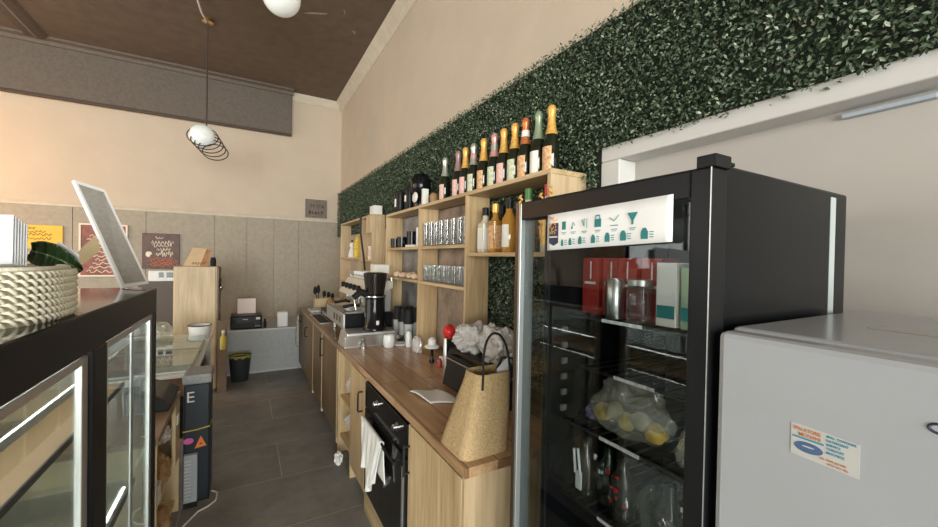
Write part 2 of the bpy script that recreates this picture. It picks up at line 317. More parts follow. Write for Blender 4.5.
# grey wall panelling with seams, top moulding, low rendered platform
pan = MB(); xs = [-6.5, -5.4, -4.5, -3.6, -2.9, -2.05, -1.27, -.43, .005, .4, .78, XW]
for a, b in zip(xs[:-1], xs[1:]): pan.box(a + .003, b - .003, YB - .025, YB - .002, .61, 2.255)
struct('trim_8', pan, 'panelgrey')
struct('trim_9', MB().prism([(YB, 2.257), (YB - .03, 2.257), (YB - .03, 2.28), (YB - .012, 2.31), (YB, 2.31)], LX0, XW, 'x'), 'plaster')
struct('wall_platform', B(LX0, XW, 6.2, YB - .003, 0, .61), 'block')
struct('trim_10', B(-.21, .664, 6.19, 6.2, .59, .615).box(-.21, .664, 6.192, 6.2, 0, .02), 'white_trim')
# paint scuffs on the ceiling
sc = MB()
for x, y, l, w, a in [(.66, 4.75, .28, .035, -.5), (.93, 4.55, .10, .012, 1.2), (1.12, 4.9, .08, .03, .9), (-.75, 5.3, .16, .014, -.7)]:
    c, s_ = cos(a), sin(a); h = [(-l / 2, 0), (-l / 6, -w / 2), (l / 3, -w / 3), (l / 2, 0), (l / 5, w / 2), (-l / 3, w / 3)]
    sc.prism([(x + c * p - s_ * q, y + s_ * p + c * q) for p, q in h], ZC - .002, ZC - .0005, 'z')
sco = sc.build('trim_11', plain('flaking_plaster', (0.30, 0.27, 0.23), 0.9, var=.3, scale=30)); sco['kind'] = 'structure'

# ------------------------------------------------------------------ boxwood wall
def hedge():
    regs = [(1.305, 7.24, 2.0, 2.77), (-.92, 1.305, 2.172, 2.77), (1.305, 2.3, .95, 2.0)]
    V = []; F = []; k = 0
    for y0, y1, z0, z1 in regs:
        n = int((y1 - y0) * (z1 - z0) * 16000)
        y = rng.uniform(y0, y1, n); z = rng.uniform(z0, z1, n) + rng.normal(0, .008, n); x = XW - .012 - rng.uniform(0, 1, n) ** .7 * .055
        keep = ~(((z > 2.04) & (z < 2.10) & (y > 1.375) & (y < 3.87)) | ((z < 2.10) & (y > 1.375) & (y < 1.43)))   # clear of the shelf boards
        x, y, z = x[keep], y[keep], z[keep]; n = len(x)
        nrm = np.stack([-np.ones(n), rng.normal(0, .75, n), rng.normal(.25, .7, n)], 1); nrm /= np.linalg.norm(nrm, axis=1)[:, None]
        t = rng.normal(0, 1, (n, 3)); t -= nrm * (t * nrm).sum(1)[:, None]; t /= np.linalg.norm(t, axis=1)[:, None]; b = np.cross(nrm, t)
        ln = rng.uniform(.005, .0108, n)[:, None]; wd = ln * .52; c = np.stack([x, y, z], 1)
        fold = nrm * ln * .25
        q = np.stack([c - t * ln, c - b * wd + fold - t * ln * .05, c + t * ln, c + b * wd + fold - t * ln * .05], 1).reshape(-1, 3)
        V.append(q); i = np.arange(n)[:, None] * 4 + k; F += [np.concatenate([i, i + 1, i + 2], 1), np.concatenate([i, i + 2, i + 3], 1)]; k += 4 * n
    V = np.concatenate(V); V[:, 0] = np.minimum(V[:, 0], XW - .004)
    F = np.concatenate(F); org = np.array([XW - .03, 3, .95]); me = bpy.data.meshes.new('foliage')
    me.vertices.add(len(V)); me.vertices.foreach_set('co', (V - org).astype(np.float32).ravel())
    me.loops.add(F.size); me.loops.foreach_set('vertex_index', F.astype(np.int32).ravel())
    me.polygons.add(len(F)); me.polygons.foreach_set('loop_start', (np.arange(len(F)) * 3).astype(np.int32)); me.update(calc_edges=True); me.validate()
    me.materials.append(M['hedge'])
    root = thing('boxwood_wall_panel', 'artificial dark green boxwood hedge covering the upper right wall', 'artificial hedge', org)
    o = bpy.data.objects.new('foliage', me); COL.objects.link(o); o.parent = root
    bk = MB()
    for y0, y1, z0, z1 in regs: bk.box(XW - .012, XW - .003, y0, y1, z0, z1)
    bk.build('backing_mat', plain('hedge_backing', (.008, .016, .007), .9), root)
hedge()

# ------------------------------------------------------------------ worktops and base cabinets on the right
XF = .685
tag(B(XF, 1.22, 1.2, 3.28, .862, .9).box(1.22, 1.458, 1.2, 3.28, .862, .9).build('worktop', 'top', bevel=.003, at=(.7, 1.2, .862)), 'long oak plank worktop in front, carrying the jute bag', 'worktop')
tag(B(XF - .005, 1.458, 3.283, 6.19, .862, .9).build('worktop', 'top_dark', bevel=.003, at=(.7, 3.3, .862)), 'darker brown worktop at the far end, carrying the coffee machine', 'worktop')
FX = .705     # carcass front; doors sit in front of it
def bar_handle(par, y, z0, z1, x=FX - .018, mat='blackm'):
    m = MB().tube([(x - .001, y, z0 + .012), (x - .03, y, z0 + .012)], .005).tube([(x - .001, y, z1 - .012), (x - .03, y, z1 - .012)], .005).tube([(x - .03, y, z0), (x - .03, y, z1)], .006)
    return m.build('handle', mat, par, smooth=40)
def bow_handle(par, y, z0, z1, x=FX - .018):
    return MB().tube([(x - .001, y, z0), (x - .028, y, z0), (x - .032, y, z0 + .01), (x - .032, y, z1 - .01), (x - .028, y, z1), (x - .001, y, z1)], .006).build('handle', 'blackm', par, smooth=40)
def cab(label, y0, y1, doormat='oak', hy=None, hz=(.62, .76), kind='bar', edge=None, door=True):
    t = thing('base_cabinet', label, 'cabinet', (1.05, (y0 + y1) / 2, 0), 'base cabinets under the worktops')
    B(FX, 1.44, y0 + .001, y0 + .019, .10, .861).box(FX, 1.44, y1 - .019, y1 - .001, .10, .861).box(FX, 1.44, y0 + .019, y1 - .019, .10, .118).box(1.42, 1.44, y0 + .019, y1 - .019, .118, .861).build('carcass', doormat, t)
    B(FX + .05, FX + .07, y0 + .002, y1 - .002, 0, .10).build('plinth', 'brown', t)
    if door:
        d = B(FX - .019, FX - .001, y0 + .003, y1 - .003, .105, .853).build('door', doormat, t, bevel=.0015)
        if hy is not None: (bar_handle if kind == 'bar' else bow_handle)(d, hy, *hz)
    if edge: B(FX - .021, FX - .0005, edge - .014, edge + .014, .06, .858).build('edge_strip', 'birch', t)
    return t
c0 = cab('light oak base cabinet nearest the camera, its end under the jute bag', 1.222, 1.755, 'oak', 1.735, (.615, .765), 'bar')
MB().box(FX - .018, 1.43, 1.204, 1.2215, .02, .861).build('end_panel', 'oak_pale', c0, bevel=.001)
c1 = cab('narrow oak base cabinet on the far side of the built-in oven', 2.53, 2.93, 'oak', 2.60, (.62, .75), 'bow')
n = thing('open_shelf_cabinet', 'open oak cabinet stuffed with bags between oven cabinet and brown doors', 'cabinet', (1.05, 3.1, 0), 'base cabinets under the worktops')
B(FX - .018, 1.44, 2.932, 2.955, .0, .861).build('side_panel', 'oak', n); B(FX - .018, 1.44, 3.38, 3.402, .0, .861).build('side_panel', 'oak', n)
B(FX, 1.44, 2.955, 3.38, .14, .16).box(FX, 1.44, 2.955, 3.38, .47, .488).box(1.42, 1.44, 2.955, 3.38, .16, .861).build('shelf', 'oak_y', n)
cab('brown base cabinet beside the open bag shelf, pale edge strip', 3.404, 4.19, 'brown', 4.13, (.64, .83), 'bar', 3.435)
cab('brown base cabinet in the middle of the far run, with a black bar handle', 4.192, 4.80, 'brown', None, edge=4.205)
cab('brown base cabinet second from the back wall, with a bow handle', 4.802, 5.42, 'brown', 5.30, (.63, .74), 'bow', 4.82)
ce = cab('brown base cabinet farthest away, with a dish towel hanging on it', 5.422, 6.185, 'brown', 5.95, (.72, .80), 'bow')
# bags stuffed into the open cabinet
for i, (y, z, r, mt, lb) in enumerate([(3.17, .489, .14, 'plastic', 'crumpled white plastic bag on the upper level of the open cabinet'), (3.17, .161, .13, 'paper', 'pale crumpled paper bag on the lower level of the open cabinet')]):
    tag(MB().lump((.86, y, z), .13, r, .16, .35, 2.5, 3, i + 3).build('bag', mt, smooth=30), lb, 'bag')
tag(MB().lump((.655, 3.19, .001), .03, .05, .05, .5, 3, 3, 9).build('cloth_scrap', 'cloth', smooth=40), 'small crumpled white rag on the floor by the open cabinet', 'rag')
# built-in oven
ov = thing('built_in_oven', 'black built-in oven under the oak worktop with a towel on its handle', 'oven', (1.05, 2.14, .1))
B(FX, 1.40, 1.775, 2.51, .16, .83).build('oven_body', 'blackm', ov)
B(FX - .022, FX - .001, 1.762, 2.522, .14, .672).build('oven_door', 'blackg', ov, bevel=.003)
B(FX - .022, FX - .001, 1.762, 2.522, .682, .845).build('control_panel', 'blackg', ov, bevel=.003)
for y in (1.90, 2.25):
    MB().lathe((FX - .022, y, .785), [(.021, 0), (.021, -.006), (.016, -.008), (.015, -.026), (.012, -.028)], 20, 'x').build('knob', 'steel', ov, smooth=40)
MB().tube([(FX - .022, 1.86, .635), (FX - .06, 1.86, .635)], .007).tube([(FX - .022, 2.42, .635), (FX - .06, 2.42, .635)], .007).tube([(FX - .06, 1.83, .635), (FX - .06, 2.45, .635)], .009).build('handle', 'blackm', ov, smooth=40)
B(FX - .026, FX - .0225, 1.80, 1.822, .30, .62).build('trim_or_reflection', 'alu', ov)  # silver reflection on the oven door, drawn as a metal strip
tag(B(FX - .019, FX + .3, 1.76, 2.525, .0, .135).build('oven_plinth_panel', 'oak_y'), 'oak panel below the built-in oven', 'cabinet panel')
tw = MB()
def towel(u, v):
    y = 2.41 - .40 * u + .03 * sin(v * 5) ; s = v * 1.0
    x0 = FX - .06; dr = .012
    if v < .36: t = v / .36; z = .645 - (1 - t) * .21; x = x0 + dr
    elif v < .44: t = (v - .36) / .08; x = x0 + dr * cos(pi * t); z = .645 + dr * sin(pi * t)
    else: t = (v - .44) / .56; z = .645 - t * (.27 + .10 * sin(u * 3.0) ** 2 * (u > .25)); x = x0 - dr - .012 * t * sin(u * 17) - .004 * sin(u * 31 + 4 * t); y = 2.41 - (.40 - .17 * t) * u - .03 * t
    return (x, y, z)
tag(tw.grid(towel, 36, 44).build('hanging_towel', 'cloth', smooth=60, solid=.004), 'white kitchen towel draped over the oven handle', 'towel')
def dishtowel(u, v): return (FX - .058 - .010 * sin(u * 9 + 2 * v) - .012 * v, 6.03 - .17 * u * (1 - .25 * sin(v * 3)), .80 - .42 * v - .02 * sin(u * 6))
tag(MB().grid(dishtowel, 20, 22).build('dish_towel', 'greytowel', smooth=60, solid=.004), 'patterned grey dish towel hanging at the far end of the brown cabinets', 'towel')

# ------------------------------------------------------------------ wall shelf units
SX = 1.224; SW = 1.455
su = thing('shelf_unit', 'tall oak pigeonhole shelf holding glasses and bottles, standing on the worktop', 'shelf unit', (1.35, 2.6, .9))
UY = [1.39, 2.18, 2.97, 3.83]; th = .024
B(SX, 1.452, UY[0], UY[3] + th, 2.057, 2.081).build('top_board', 'oak_y', su, bevel=.001)
B(SX, 1.452, UY[0], UY[0] + th, .901, 2.056).build('end_panel', 'oak_pale', su, bevel=.001)
for y in UY[1:]: B(SX, 1.396, y, y + th, .901, 2.056).build('upright', 'oak', su, bevel=.001)
def shelf(y0, y1, z): return B(SX + .004, 1.396, y0 + th + .0005, y1 - .0005, z - .022, z).build('shelf_board', 'oak_y', su, bevel=.001)
Z_A, Z_B, Z_B2 = 1.69, 1.745, 1.465
shelf(UY[0], UY[1], Z_A); shelf(UY[1], UY[2], Z_B); shelf(UY[1], UY[2], Z_B2); shelf(UY[2], UY[3], Z_B); shelf(UY[2], UY[3], Z_B2)
B(1.3965, 1.404, UY[2] + .03, UY[3], .93, 2.05).build('back_panel', plain('blue_grey_back', (.22, .21, .20), .6, var=.5, scale=6), su)
B(1.3965, 1.404, UY[1] + .03, UY[2] - .01, .93, 2.05).build('back_panel', plain('rose_back', (.27, .20, .15), .6, var=.5, scale=6), su)
fu = thing('shelf_unit', 'oak shelf in the far corner behind the coffee machine, standing higher than its neighbour', 'shelf unit', (1.36, 5.3, .9))
F0, F1 = 4.42, 6.12
B(SX + .02, 1.396, F0, F1, 2.122, 2.145).build('top_board', 'oak_y', fu, bevel=.001)
for y, z in ((F0, .901), (4.95, .901), (F1 - th, .901)): B(SX + .02, 1.396, y, y + th, z, 2.121).build('upright', 'oak_pale', fu, bevel=.001)
for y0, y1, z in ((F0, 4.95, 1.62), (4.95, F1 - th, 1.64), (4.95, F1 - th, 1.30)): B(SX + .025, 1.396, y0 + th + .0005, y1 - .0005, z - .022, z).build('shelf_board', 'oak_y', fu)
B(SX + .0, SX + .018, F0 - .0, 4.60, 1.93, 2.12).build('front_panel', 'oak_pale', fu)

def bottle(mb_h, r, neck=.014, nh=.30, sh=.62, z=0, c=(0, 0, 0)): pass
def wine(label, y, x, foil, lab, collar=None, h=.345, body='dkglass', r=.042, group='sparkling wine bottles on top of the shelf unit'):
    z = 2.0815; t = thing('wine_bottle', label, 'bottle', (x, y, z), group)
    MB().lathe((x, y, z), [(r * .9, 0), (r, .006), (r, h * .40), (r * .95, h * .46), (r * .72, h * .56), (.021, h * .66), (.014, h * .97)], 20).build('glass', body, t, smooth=40)
    MB().lathe((x, y, z), [(.0315, h * .575), (.0245, h * .66), (.0195, h * .78), (.0185, h * .86), (.0225, h * .91), (.0225, h * .965), (.015, h)], 20).build('foil', foil, t, smooth=40)
    if collar: MB().lathe((x, y, z), [(.0235, h * .70), (.0215, h * .80)], 20, cap=False).build('collar_label', collar, t, smooth=40)
    n = 14; vs = [];  R = r + .0008
    def lb(u, v): a = pi - 1.15 + 2.3 * u - .25; return (x + R * cos(a), y + R * sin(a), z + h * (.06 + .33 * v))
    MB().grid(lb, 12, 1).build('label', lab, t, smooth=60)
    return t
WB = [('small dark sparkling wine bottle with pale green foil, leftmost of the row', 2.715, 'silverfoil', 'labelp', None, 'dkglass'),
      ('bottle with dusky pink foil, second from the left on top', 2.50, 'dusky', 'labelp', None, 'dkglass'),
      ('gold foiled bottle third from the left on the shelf top', 2.392, 'gold', 'labelp', None, 'dkglass'),
      ('bottle with green and pink foil, fourth from the left on top', 2.28, 'silverfoil', 'labelg', 'pinkfoil', 'dkglass'),
      ('gold foiled bottle with orange label, fifth from the left on top', 2.152, 'gold', 'labelo', None, 'dkglass'),
      ('bottle with silver and pink neck wrap, sixth on the shelf top', 2.027, 'pinkfoil', 'labelg', 'silverfoil', 'dkglass'),
      ('gold foiled bottle just right of the pink necked bottle', 1.925, 'gold', 'labelp', None, 'dkglass'),
      ('gold foiled bottle just left of the orange necked bottle', 1.816, 'gold', 'labelg', None, 'dkglass'),
      ('bottle with orange foil and white collar on the shelf top', 1.718, 'orangefoil', 'labelo', 'labelw', 'dkglass'),
      ('bottle with pale green foil and white label, second from the right', 1.608, 'greenfoil', 'labelw', None, 'dkglass'),
      ('gold foiled bottle at the right end of the shelf top', 1.508, 'gold', 'labelo', None, 'dkglass')]
for lb_, y, f_, l_, c_, b_ in WB: wine(lb_, y, 1.325, f_, l_, c_, body=b_)
# canisters on top, left part
def canister(label, y, r, h, lid=.03, lab=None, x=1.32):
    z = 2.0815; t = thing('canister', label, 'canister', (x, y, z), 'black canisters on the shelf unit')
    MB().lathe((x, y, z), [(r * .95, 0), (r, .006), (r, h - lid), (r * .96, h - lid)], 24).build('body', 'black', t, smooth=40)
    MB().lathe((x, y, z), [(r * 1.03, h - lid + .001), (r * 1.03, h - .008), (r * .8, h), (.02, h), (.018, h + .02), (.001, h + .022)], 24).build('lid', 'blackm', t, smooth=40)
    if lab:
        R = r + .001
        def lb(u, v): a = pi - .75 + 1.5 * u - .3; return (x + R * cos(a), y + R * sin(a), z + h * (lab[0] + lab[1] * v))
        MB().grid(lb, 10, 1).build('label', 'labelw', t, smooth=60)
canister('black canister with white label, leftmost on the shelf top', 3.70, .056, .22, lab=(.3, .35))
canister('black canister with small white label, second on the shelf top', 3.44, .050, .23, lab=(.38, .25))
kt = thing('blender_jug', 'large glossy black jug with white patch on the shelf top', 'jug', (1.31, 3.16, 2.0815))
MB().lathe((1.31, 3.16, 2.0815), [(.055, 0), (.06, .03), (.05, .10), (.085, .15), (.088, .24), (.06, .29), (.03, .30)], 24).build('body', 'blackg', kt, smooth=40)
MB().lump((1.235, 3.10, 2.0825 + .08), .012, .06, .045, .1, 2, 2, 4, False).build('label', 'labelw', kt, smooth=60)
MB().tube([(1.31, 3.10, 2.36), (1.28, 3.05, 2.365), (1.26, 3.02, 2.355)], .008).build('spout', 'blackg', kt, smooth=60)
t = thing('white_carton', 'narrow white carton beside the black jug on the shelf top', 'carton', (1.28, 2.985, 2.0815)); B(1.25, 1.30, 2.965, 2.995, 2.0815, 2.22).build('carton_body', 'labelw', t, bevel=.002)
tag(MB().lathe((1.30, 2.86, 2.0815), [(.03, 0), (.034, .01), (.034, .07), (.02, .09)], 16).build('small_jar', 'kraft', smooth=40), 'small brown jar beside the white carton on top', 'jar')

# glasses: identical within each row
def glass_proto(name, x, y, z, h, r, label, group):
    t = MB().lathe((x, y, z), [(r * .82, 0), (r * .84, .002), (r, h), (r * .94, h), (r * .78, .008), (.001, .008)], 18, cap=False)
    t.add([], []); o = t.build(name, 'tumbler', smooth=50, at=(x, y, z)); return tag(o, label, 'glass', group)
g0 = None
for row, (zz, h, r, xs_, ys_, lb_, gp) in enumerate([(Z_B + .0008, .185, .030, (1.265, 1.345), np.arange(2.25, 2.93, .094), 'tall clear tumbler in the middle row of the oak shelf unit', 'tall tumblers on the middle shelf'),
                                                 (Z_B2 + .0008, .13, .028, (1.265, 1.345), np.arange(2.25, 2.94, .083), 'short clear glass in the lower row of the oak shelf unit', 'short glasses on the lower shelf')]):
    g0 = None
    for xx in xs_:
        for yy in ys_:
            p = (xx + random.uniform(-.004, .004), float(yy) + random.uniform(-.003, .003), zz)
            if g0 is None: g0 = glass_proto('tumbler' if row == 0 else 'short_glass', *p, h, r, lb_, gp)
            else: copy_tree(g0, None, p)
# spirits in the right pigeonhole
def spirit(label, x, y, w, d, h, body, cap, lab, neck=.016, z=Z_A + .0008, rnd=False, name='spirit_bottle'):
    t = thing(name, label, 'bottle', (x, y, z), 'spirit bottles in the pigeonhole')
    if rnd: MB().lathe((x, y, z), [(w * .95, 0), (w, .008), (w, h * .62), (neck * 1.2, h * .76), (neck, h * .9)], 20).build('glass', body, t, smooth=40)
    else:
        B(x - d, x + d, y - w, y + w, z, z + h * .66).build('glass', body, t, bevel=.008)
        MB().lathe((x, y, z), [(min(w, d) * .9, h * .655), (neck * 1.1, h * .73), (neck, h * .86)], 16).build('neck', body, t, smooth=40)
    MB().lathe((x, y, z), [(neck * 1.25, h * .82), (neck * 1.3, h * .99), (neck, h)], 16).build('cap', cap, t, smooth=40)
    if rnd:
        R = w + .001
        def lb(u, v): a = pi - 1.1 + 2.2 * u - .2; return (x + R * cos(a), y + R * sin(a), z + h * (.1 + .42 * v))
        MB().grid(lb, 12, 1).build('label', lab, t, smooth=60)
    else:
        B(x - d - .0012, x - d - .0003, y - w * .85, y + w * .85, z + h * .08, z + h * .55).box(x - d * .85, x + d * .85, y - w - .0012, y - w - .0003, z + h * .08, z + h * .55).build('label', lab, t)
spirit('square clear spirit bottle with black cap and white label, leftmost', 1.29, 2.06, .036, .036, .28, 'paleliq', 'black', 'labelw')
spirit('dark bottle with red and white label in the right pigeonhole', 1.36, 1.98, .034, .034, .29, 'dkglass', 'black', 'labelp', rnd=True)
spirit('amber bottle with tall gold cap in the right pigeonhole', 1.285, 1.94, .034, .030, .29, 'amber', 'gold', 'labelo')
spirit('round amber bottle with black cap and pale label', 1.285, 1.80, .040, .034, .30, 'amber', 'black', 'labelw', rnd=True)
spirit('tall amber bottle with black stopper at the pigeonhole back', 1.36, 1.72, .036, .034, .31, 'amber', 'black', 'labelw', rnd=True)
spirit('pale bottle with green cap seen beside the fridge door', 1.285, 1.63, .038, .034, .335, 'paleliq', 'green', 'labelw', rnd=True)
spirit('pale bottle with red cap seen above the fridge door', 1.285, 1.475, .036, .034, .335, 'paleliq', 'red', 'gold', rnd=True)
# gold twisted ribbons hung in front of the shelf
for i, (y, z0, z1, lb_) in enumerate([(1.60, 1.83, 1.98, 'gold twisted ribbon hanging by the green capped bottle'), (1.44, 1.80, 1.97, 'gold twisted ribbon hanging by the red capped bottle'), (1.375, 1.85, 1.985, 'gold twisted ribbon hanging on the shelf unit end')]):
    x = 1.215
    pts = [(x - .004 + .007 * cos(k * 1.25), y + .009 * sin(k * 1.25), z1 - (z1 - z0) * k / 28) for k in range(29)]
    tt = thing('gold_ribbon', lb_, 'ribbon', (x, y, z0), 'gold ribbons on the shelf unit')
    MB().tube(pts, .0055, 6).build('twist', 'gold', tt, smooth=60); MB().tube([(x - .006, y, z0 + .004), (x - .006, y, z0 - .05)], [.006, .002], 6).build('tassel', 'gold', tt, smooth=60)
    MB().tube([(x - .006, y, z1 - .002), (x + .0085, y, z1 + .012)], .0015, 5).build('hook', 'brass', tt)
# mugs in the third bay
def mug(label, x, y, z, r, h, mat, gp, name='mug', handle=True, cat='mug'):
    t = thing(name, label, cat, (x, y, z), gp)
    MB().lathe((x, y, z), [(r * .8, 0), (r * .97, .006), (r, h), (r * .92, h), (r * .85, .01), (.001, .01)], 22, cap=False).build('body', mat, t, smooth=50)
    if handle: MB().tube([(x - .0, y - r * .97, z + h * .8), (x, y - r - .022, z + h * .75), (x, y - r - .025, z + h * .4), (x, y - r * .93, z + h * .25)], .005).build('handle', mat, t, smooth=60)
    return t
gm = 'black mugs in the left bay'
mug('black mug nearest the front left of the upper bay', 1.275, 3.70, Z_B + .0008, .045, .09, 'blackg', gm); mug('black mug at the back of the upper left bay', 1.35, 3.58, Z_B + .0008, .045, .09, 'blackg', gm)
mug('black mug in the middle of the upper left bay', 1.275, 3.52, Z_B + .0008, .045, .10, 'blackg', gm)
mug('tall black mug on the right of the upper left bay', 1.338, 3.42, Z_B + .0008, .05, .15, 'blackg', gm)
tr = tag(B(1.24, 1.38, 3.14, 3.33, Z_B + .0008, Z_B + .02).build('small_tray', 'labelw', bevel=.003), 'small white tray beside the black mugs', 'tray')
mug('slim white beaker standing at the right of the black mugs', 1.27, 3.07, Z_B + .0008, .03, .16, 'white', None, 'beaker', False, 'beaker')
for i, (x, y, r) in enumerate([(1.27, 3.60, .035), (1.27, 3.45, .04), (1.28, 3.30, .04), (1.27, 3.16, .035), (1.34, 3.38, .04)]):
    tag(MB().lump((x, y, Z_B2 + .0008), r, r, .032, .3, 2.2, 2, i).build('snack_packet', 'biscuit', smooth=30), ['small beige snack packet at the left of the low bay', 'beige snack packet second from the left in the low bay', 'beige snack packet in the middle of the low bay', 'beige snack packet at the right of the low bay', 'beige snack packet at the back of the low bay'][i], 'snack packet', 'snack packets in the low bay')

# ------------------------------------------------------------------ things on the near worktop
ZT = .9008
# jute tote
tb = thing('jute_bag', 'large jute tote bag with black handles at the near end of the worktop', 'bag', (.82, 1.33, ZT))
def loft(rings, close=True):
    m = MB(); n = len(rings[0]); vs = [p for r in rings for p in r]; fs = []
    for j in range(len(rings) - 1):
        for i in range(n): k = (i + 1) % n; fs.append((j * n + i, j * n + k, (j + 1) * n + k, (j + 1) * n + i))
    fs.append(tuple(range(n - 1, -1, -1))); return m.add(vs, fs)
def ring(cx, cy, hx, hy, z, n=36, k=4.0, wob=0.0, sd=0):
    o = []
    for i in range(n):
        a = 2 * pi * i / n; c, s = cos(a), sin(a); d = (abs(c) ** k + abs(s) ** k) ** (-1 / k)
        w = 1 + wob * noise.noise(Vector((c * 1.5 + sd, s * 1.5, z * 9)))
        o.append((cx + hx * d * c * w, cy + hy * d * s * w, z))
    return o
rs = []
for i in range(13):
    t_ = min(i, 11) / 11; hx = .104 - .022 * t_; hy = .104 - .046 * t_
    rs.append(ring(.803 + .048 * t_, 1.345 - .030 * t_, hx, hy, ZT + .30 * t_ + .006 * (i == 12), k=9 - 4 * t_, wob=.03 + .07 * t_))
loft(rs).build('bag_body', 'jute', tb, smooth=50, solid=.004)
cx, cy, zt = .852, 1.288, ZT + .30
MB().tube([(cx - .066, cy - .035, zt - .05), (cx - .064, cy - .034, zt)] + [(cx - .062 * cos(pi * k / 14), cy - .032 + .02 * sin(pi * k / 14), zt + .16 * sin(pi * k / 14) ** .75) for k in range(1, 14)] + [(cx + .064, cy - .034, zt), (cx + .066, cy - .035, zt - .04)], .0048, 8).build('handle', 'blackm', tb, smooth=60)
MB().tube([(cx + .045, cy + .03, zt + .004), (cx + .06, cy + .02, zt + .05), (cx + .092, cy - .01, zt + .05), (cx + .098, cy - .03, zt), (cx + .11, cy - .03, zt - .11), (cx + .114, cy - .03, zt - .20)], .006, 8).build('handle', 'blackm', tb, smooth=60)
MB().tube([rs[i][22] for i in range(12)], .0022, 5).build('seam', 'strut', tb)
tag(MB().plate([(.87, 1.285, 1.06), (.915, 1.285, 1.06), (.945, 1.285, 1.27), (.875, 1.285, 1.215)], .004).build('paper_sheet', 'paper'), 'folded white paper sticking out of the jute bag', 'paper')
# napkin cloth
def nap(u, v): 
    return (.80 + .15 * u + .03 * v, 2.04 - .22 * v - .05 * u + .01 * sin(u * 7), ZT + .006 + .008 * (1 + sin(u * 6 + v * 4)) * (1 - abs(2 * v - 1) ** 4) * .6)
tag(MB().grid(nap, 16, 16).build('napkin', 'cloth', smooth=60, solid=.006), 'folded white cloth napkin lying flat on the oak worktop', 'napkin')
# black contact grill
gr = thing('contact_grill', 'black contact grill under the crumpled plastic bags behind the jute bag', 'grill', (1.2, 1.83, ZT))
MB().hexa([(1.03, 1.56, ZT), (1.215, 1.56, ZT), (1.215, 2.10, ZT), (1.03, 2.10, ZT)], [(1.06, 1.56, ZT + .15), (1.215, 1.56, ZT + .15), (1.215, 2.10, ZT + .15), (1.06, 2.10, ZT + .15)]).build('base', 'blackm', gr, bevel=.006)
MB().hexa([(1.055, 1.555, ZT + .162), (1.218, 1.555, ZT + .162), (1.218, 2.105, ZT + .162), (1.055, 2.105, ZT + .162)], [(1.075, 1.57, ZT + .215), (1.21, 1.57, ZT + .215), (1.21, 2.09, ZT + .215), (1.075, 2.09, ZT + .215)]).build('lid', 'black', gr, bevel=.006)
B(1.052, 1.218, 1.558, 2.102, ZT + .151, ZT + .161).build('trim_or_reflection', 'steel', gr)
MB().tube([(1.06, 1.68, ZT + .19), (1.02, 1.68, ZT + .195), (1.02, 1.98, ZT + .195), (1.06, 1.98, ZT + .19)], .009).build('handle', 'blackm', gr, smooth=60)
for i, (x, y, z, a, b, c, sd, lb_) in enumerate([(1.14, 1.955, ZT + .217, .085, .115, .10, 1, 'crumpled clear plastic bag on the left of the black grill'), (1.14, 1.68, ZT + .217, .08, .11, .12, 2, 'crumpled white plastic bag on the right of the black grill')]):
    tag(MB().lump((x, y, z), a * 1.1, b * 1.1, c * .95, .40, 1.5, 5, sd, True, .20).build('plastic_bag', 'plastic', smooth=50), lb_, 'plastic bag', 'plastic bags on the grill')
# canister with red topper
rc = thing('metal_canister', 'slim metal canister with round red topper beside the plastic bags', 'canister', (1.19, 2.33, ZT))
MB().lathe((1.19, 2.33, ZT), [(.036, 0), (.038, .01), (.038, .215), (.034, .22)], 24).build('body', 'steel', rc, smooth=40)
B(1.155, 1.225, 2.285, 2.30, ZT + .0, ZT + .218).build('dark_strip', 'blackm', rc)
MB().lump((1.19, 2.33, ZT + .221), .042, .046, .048, .18, 2.0, 3, 2).build('topper', 'red', rc, smooth=60)
t = thing('pepper_mill', 'white topped black stemmed mill beside the metal canister', 'mill', (1.17, 2.56, ZT))
MB().lathe((1.17, 2.56, ZT), [(.018, 0), (.020, .01), (.012, .03), (.011, .09), (.018, .105)], 18).build('stem', 'blackg', t, smooth=40)
MB().lathe((1.17, 2.56, ZT), [(.05, .106), (.055, .115), (.05, .122), (.03, .13), (.028, .165), (.012, .18)], 22).build('head', 'white', t, smooth=40)
tag(MB().lump((1.21, 2.46, ZT), .035, .035, .035, .4, 2.5, 3, 5).build('tissue', 'paper', smooth=30), 'small crumpled white tissue beside the mill on worktop', 'tissue')
tag(MB().lathe((1.165, 2.42, ZT), [(.016, 0), (.017, .04), (.01, .05), (.01, .06)], 16).build('red_bottle', 'redpack', smooth=40), 'tiny dark red bottle on the worktop below the red topper', 'bottle')
pk = thing('straw_pack', 'clear plastic pack of straws leaning on the oak upright', 'packet', (1.19, 2.87, ZT))
MB().lump((1.185, 2.88, ZT), .035, .075, .075, .22, 3, 3, 7).build('film', 'plastic', pk, smooth=30)
for i in range(6): MB().tube([(1.17 + .006 * i, 2.82 + .02 * i, ZT + .02), (1.172 + .006 * i, 2.825 + .02 * i, ZT + .10)], .004, 6).build('straw', 'creamink', pk)
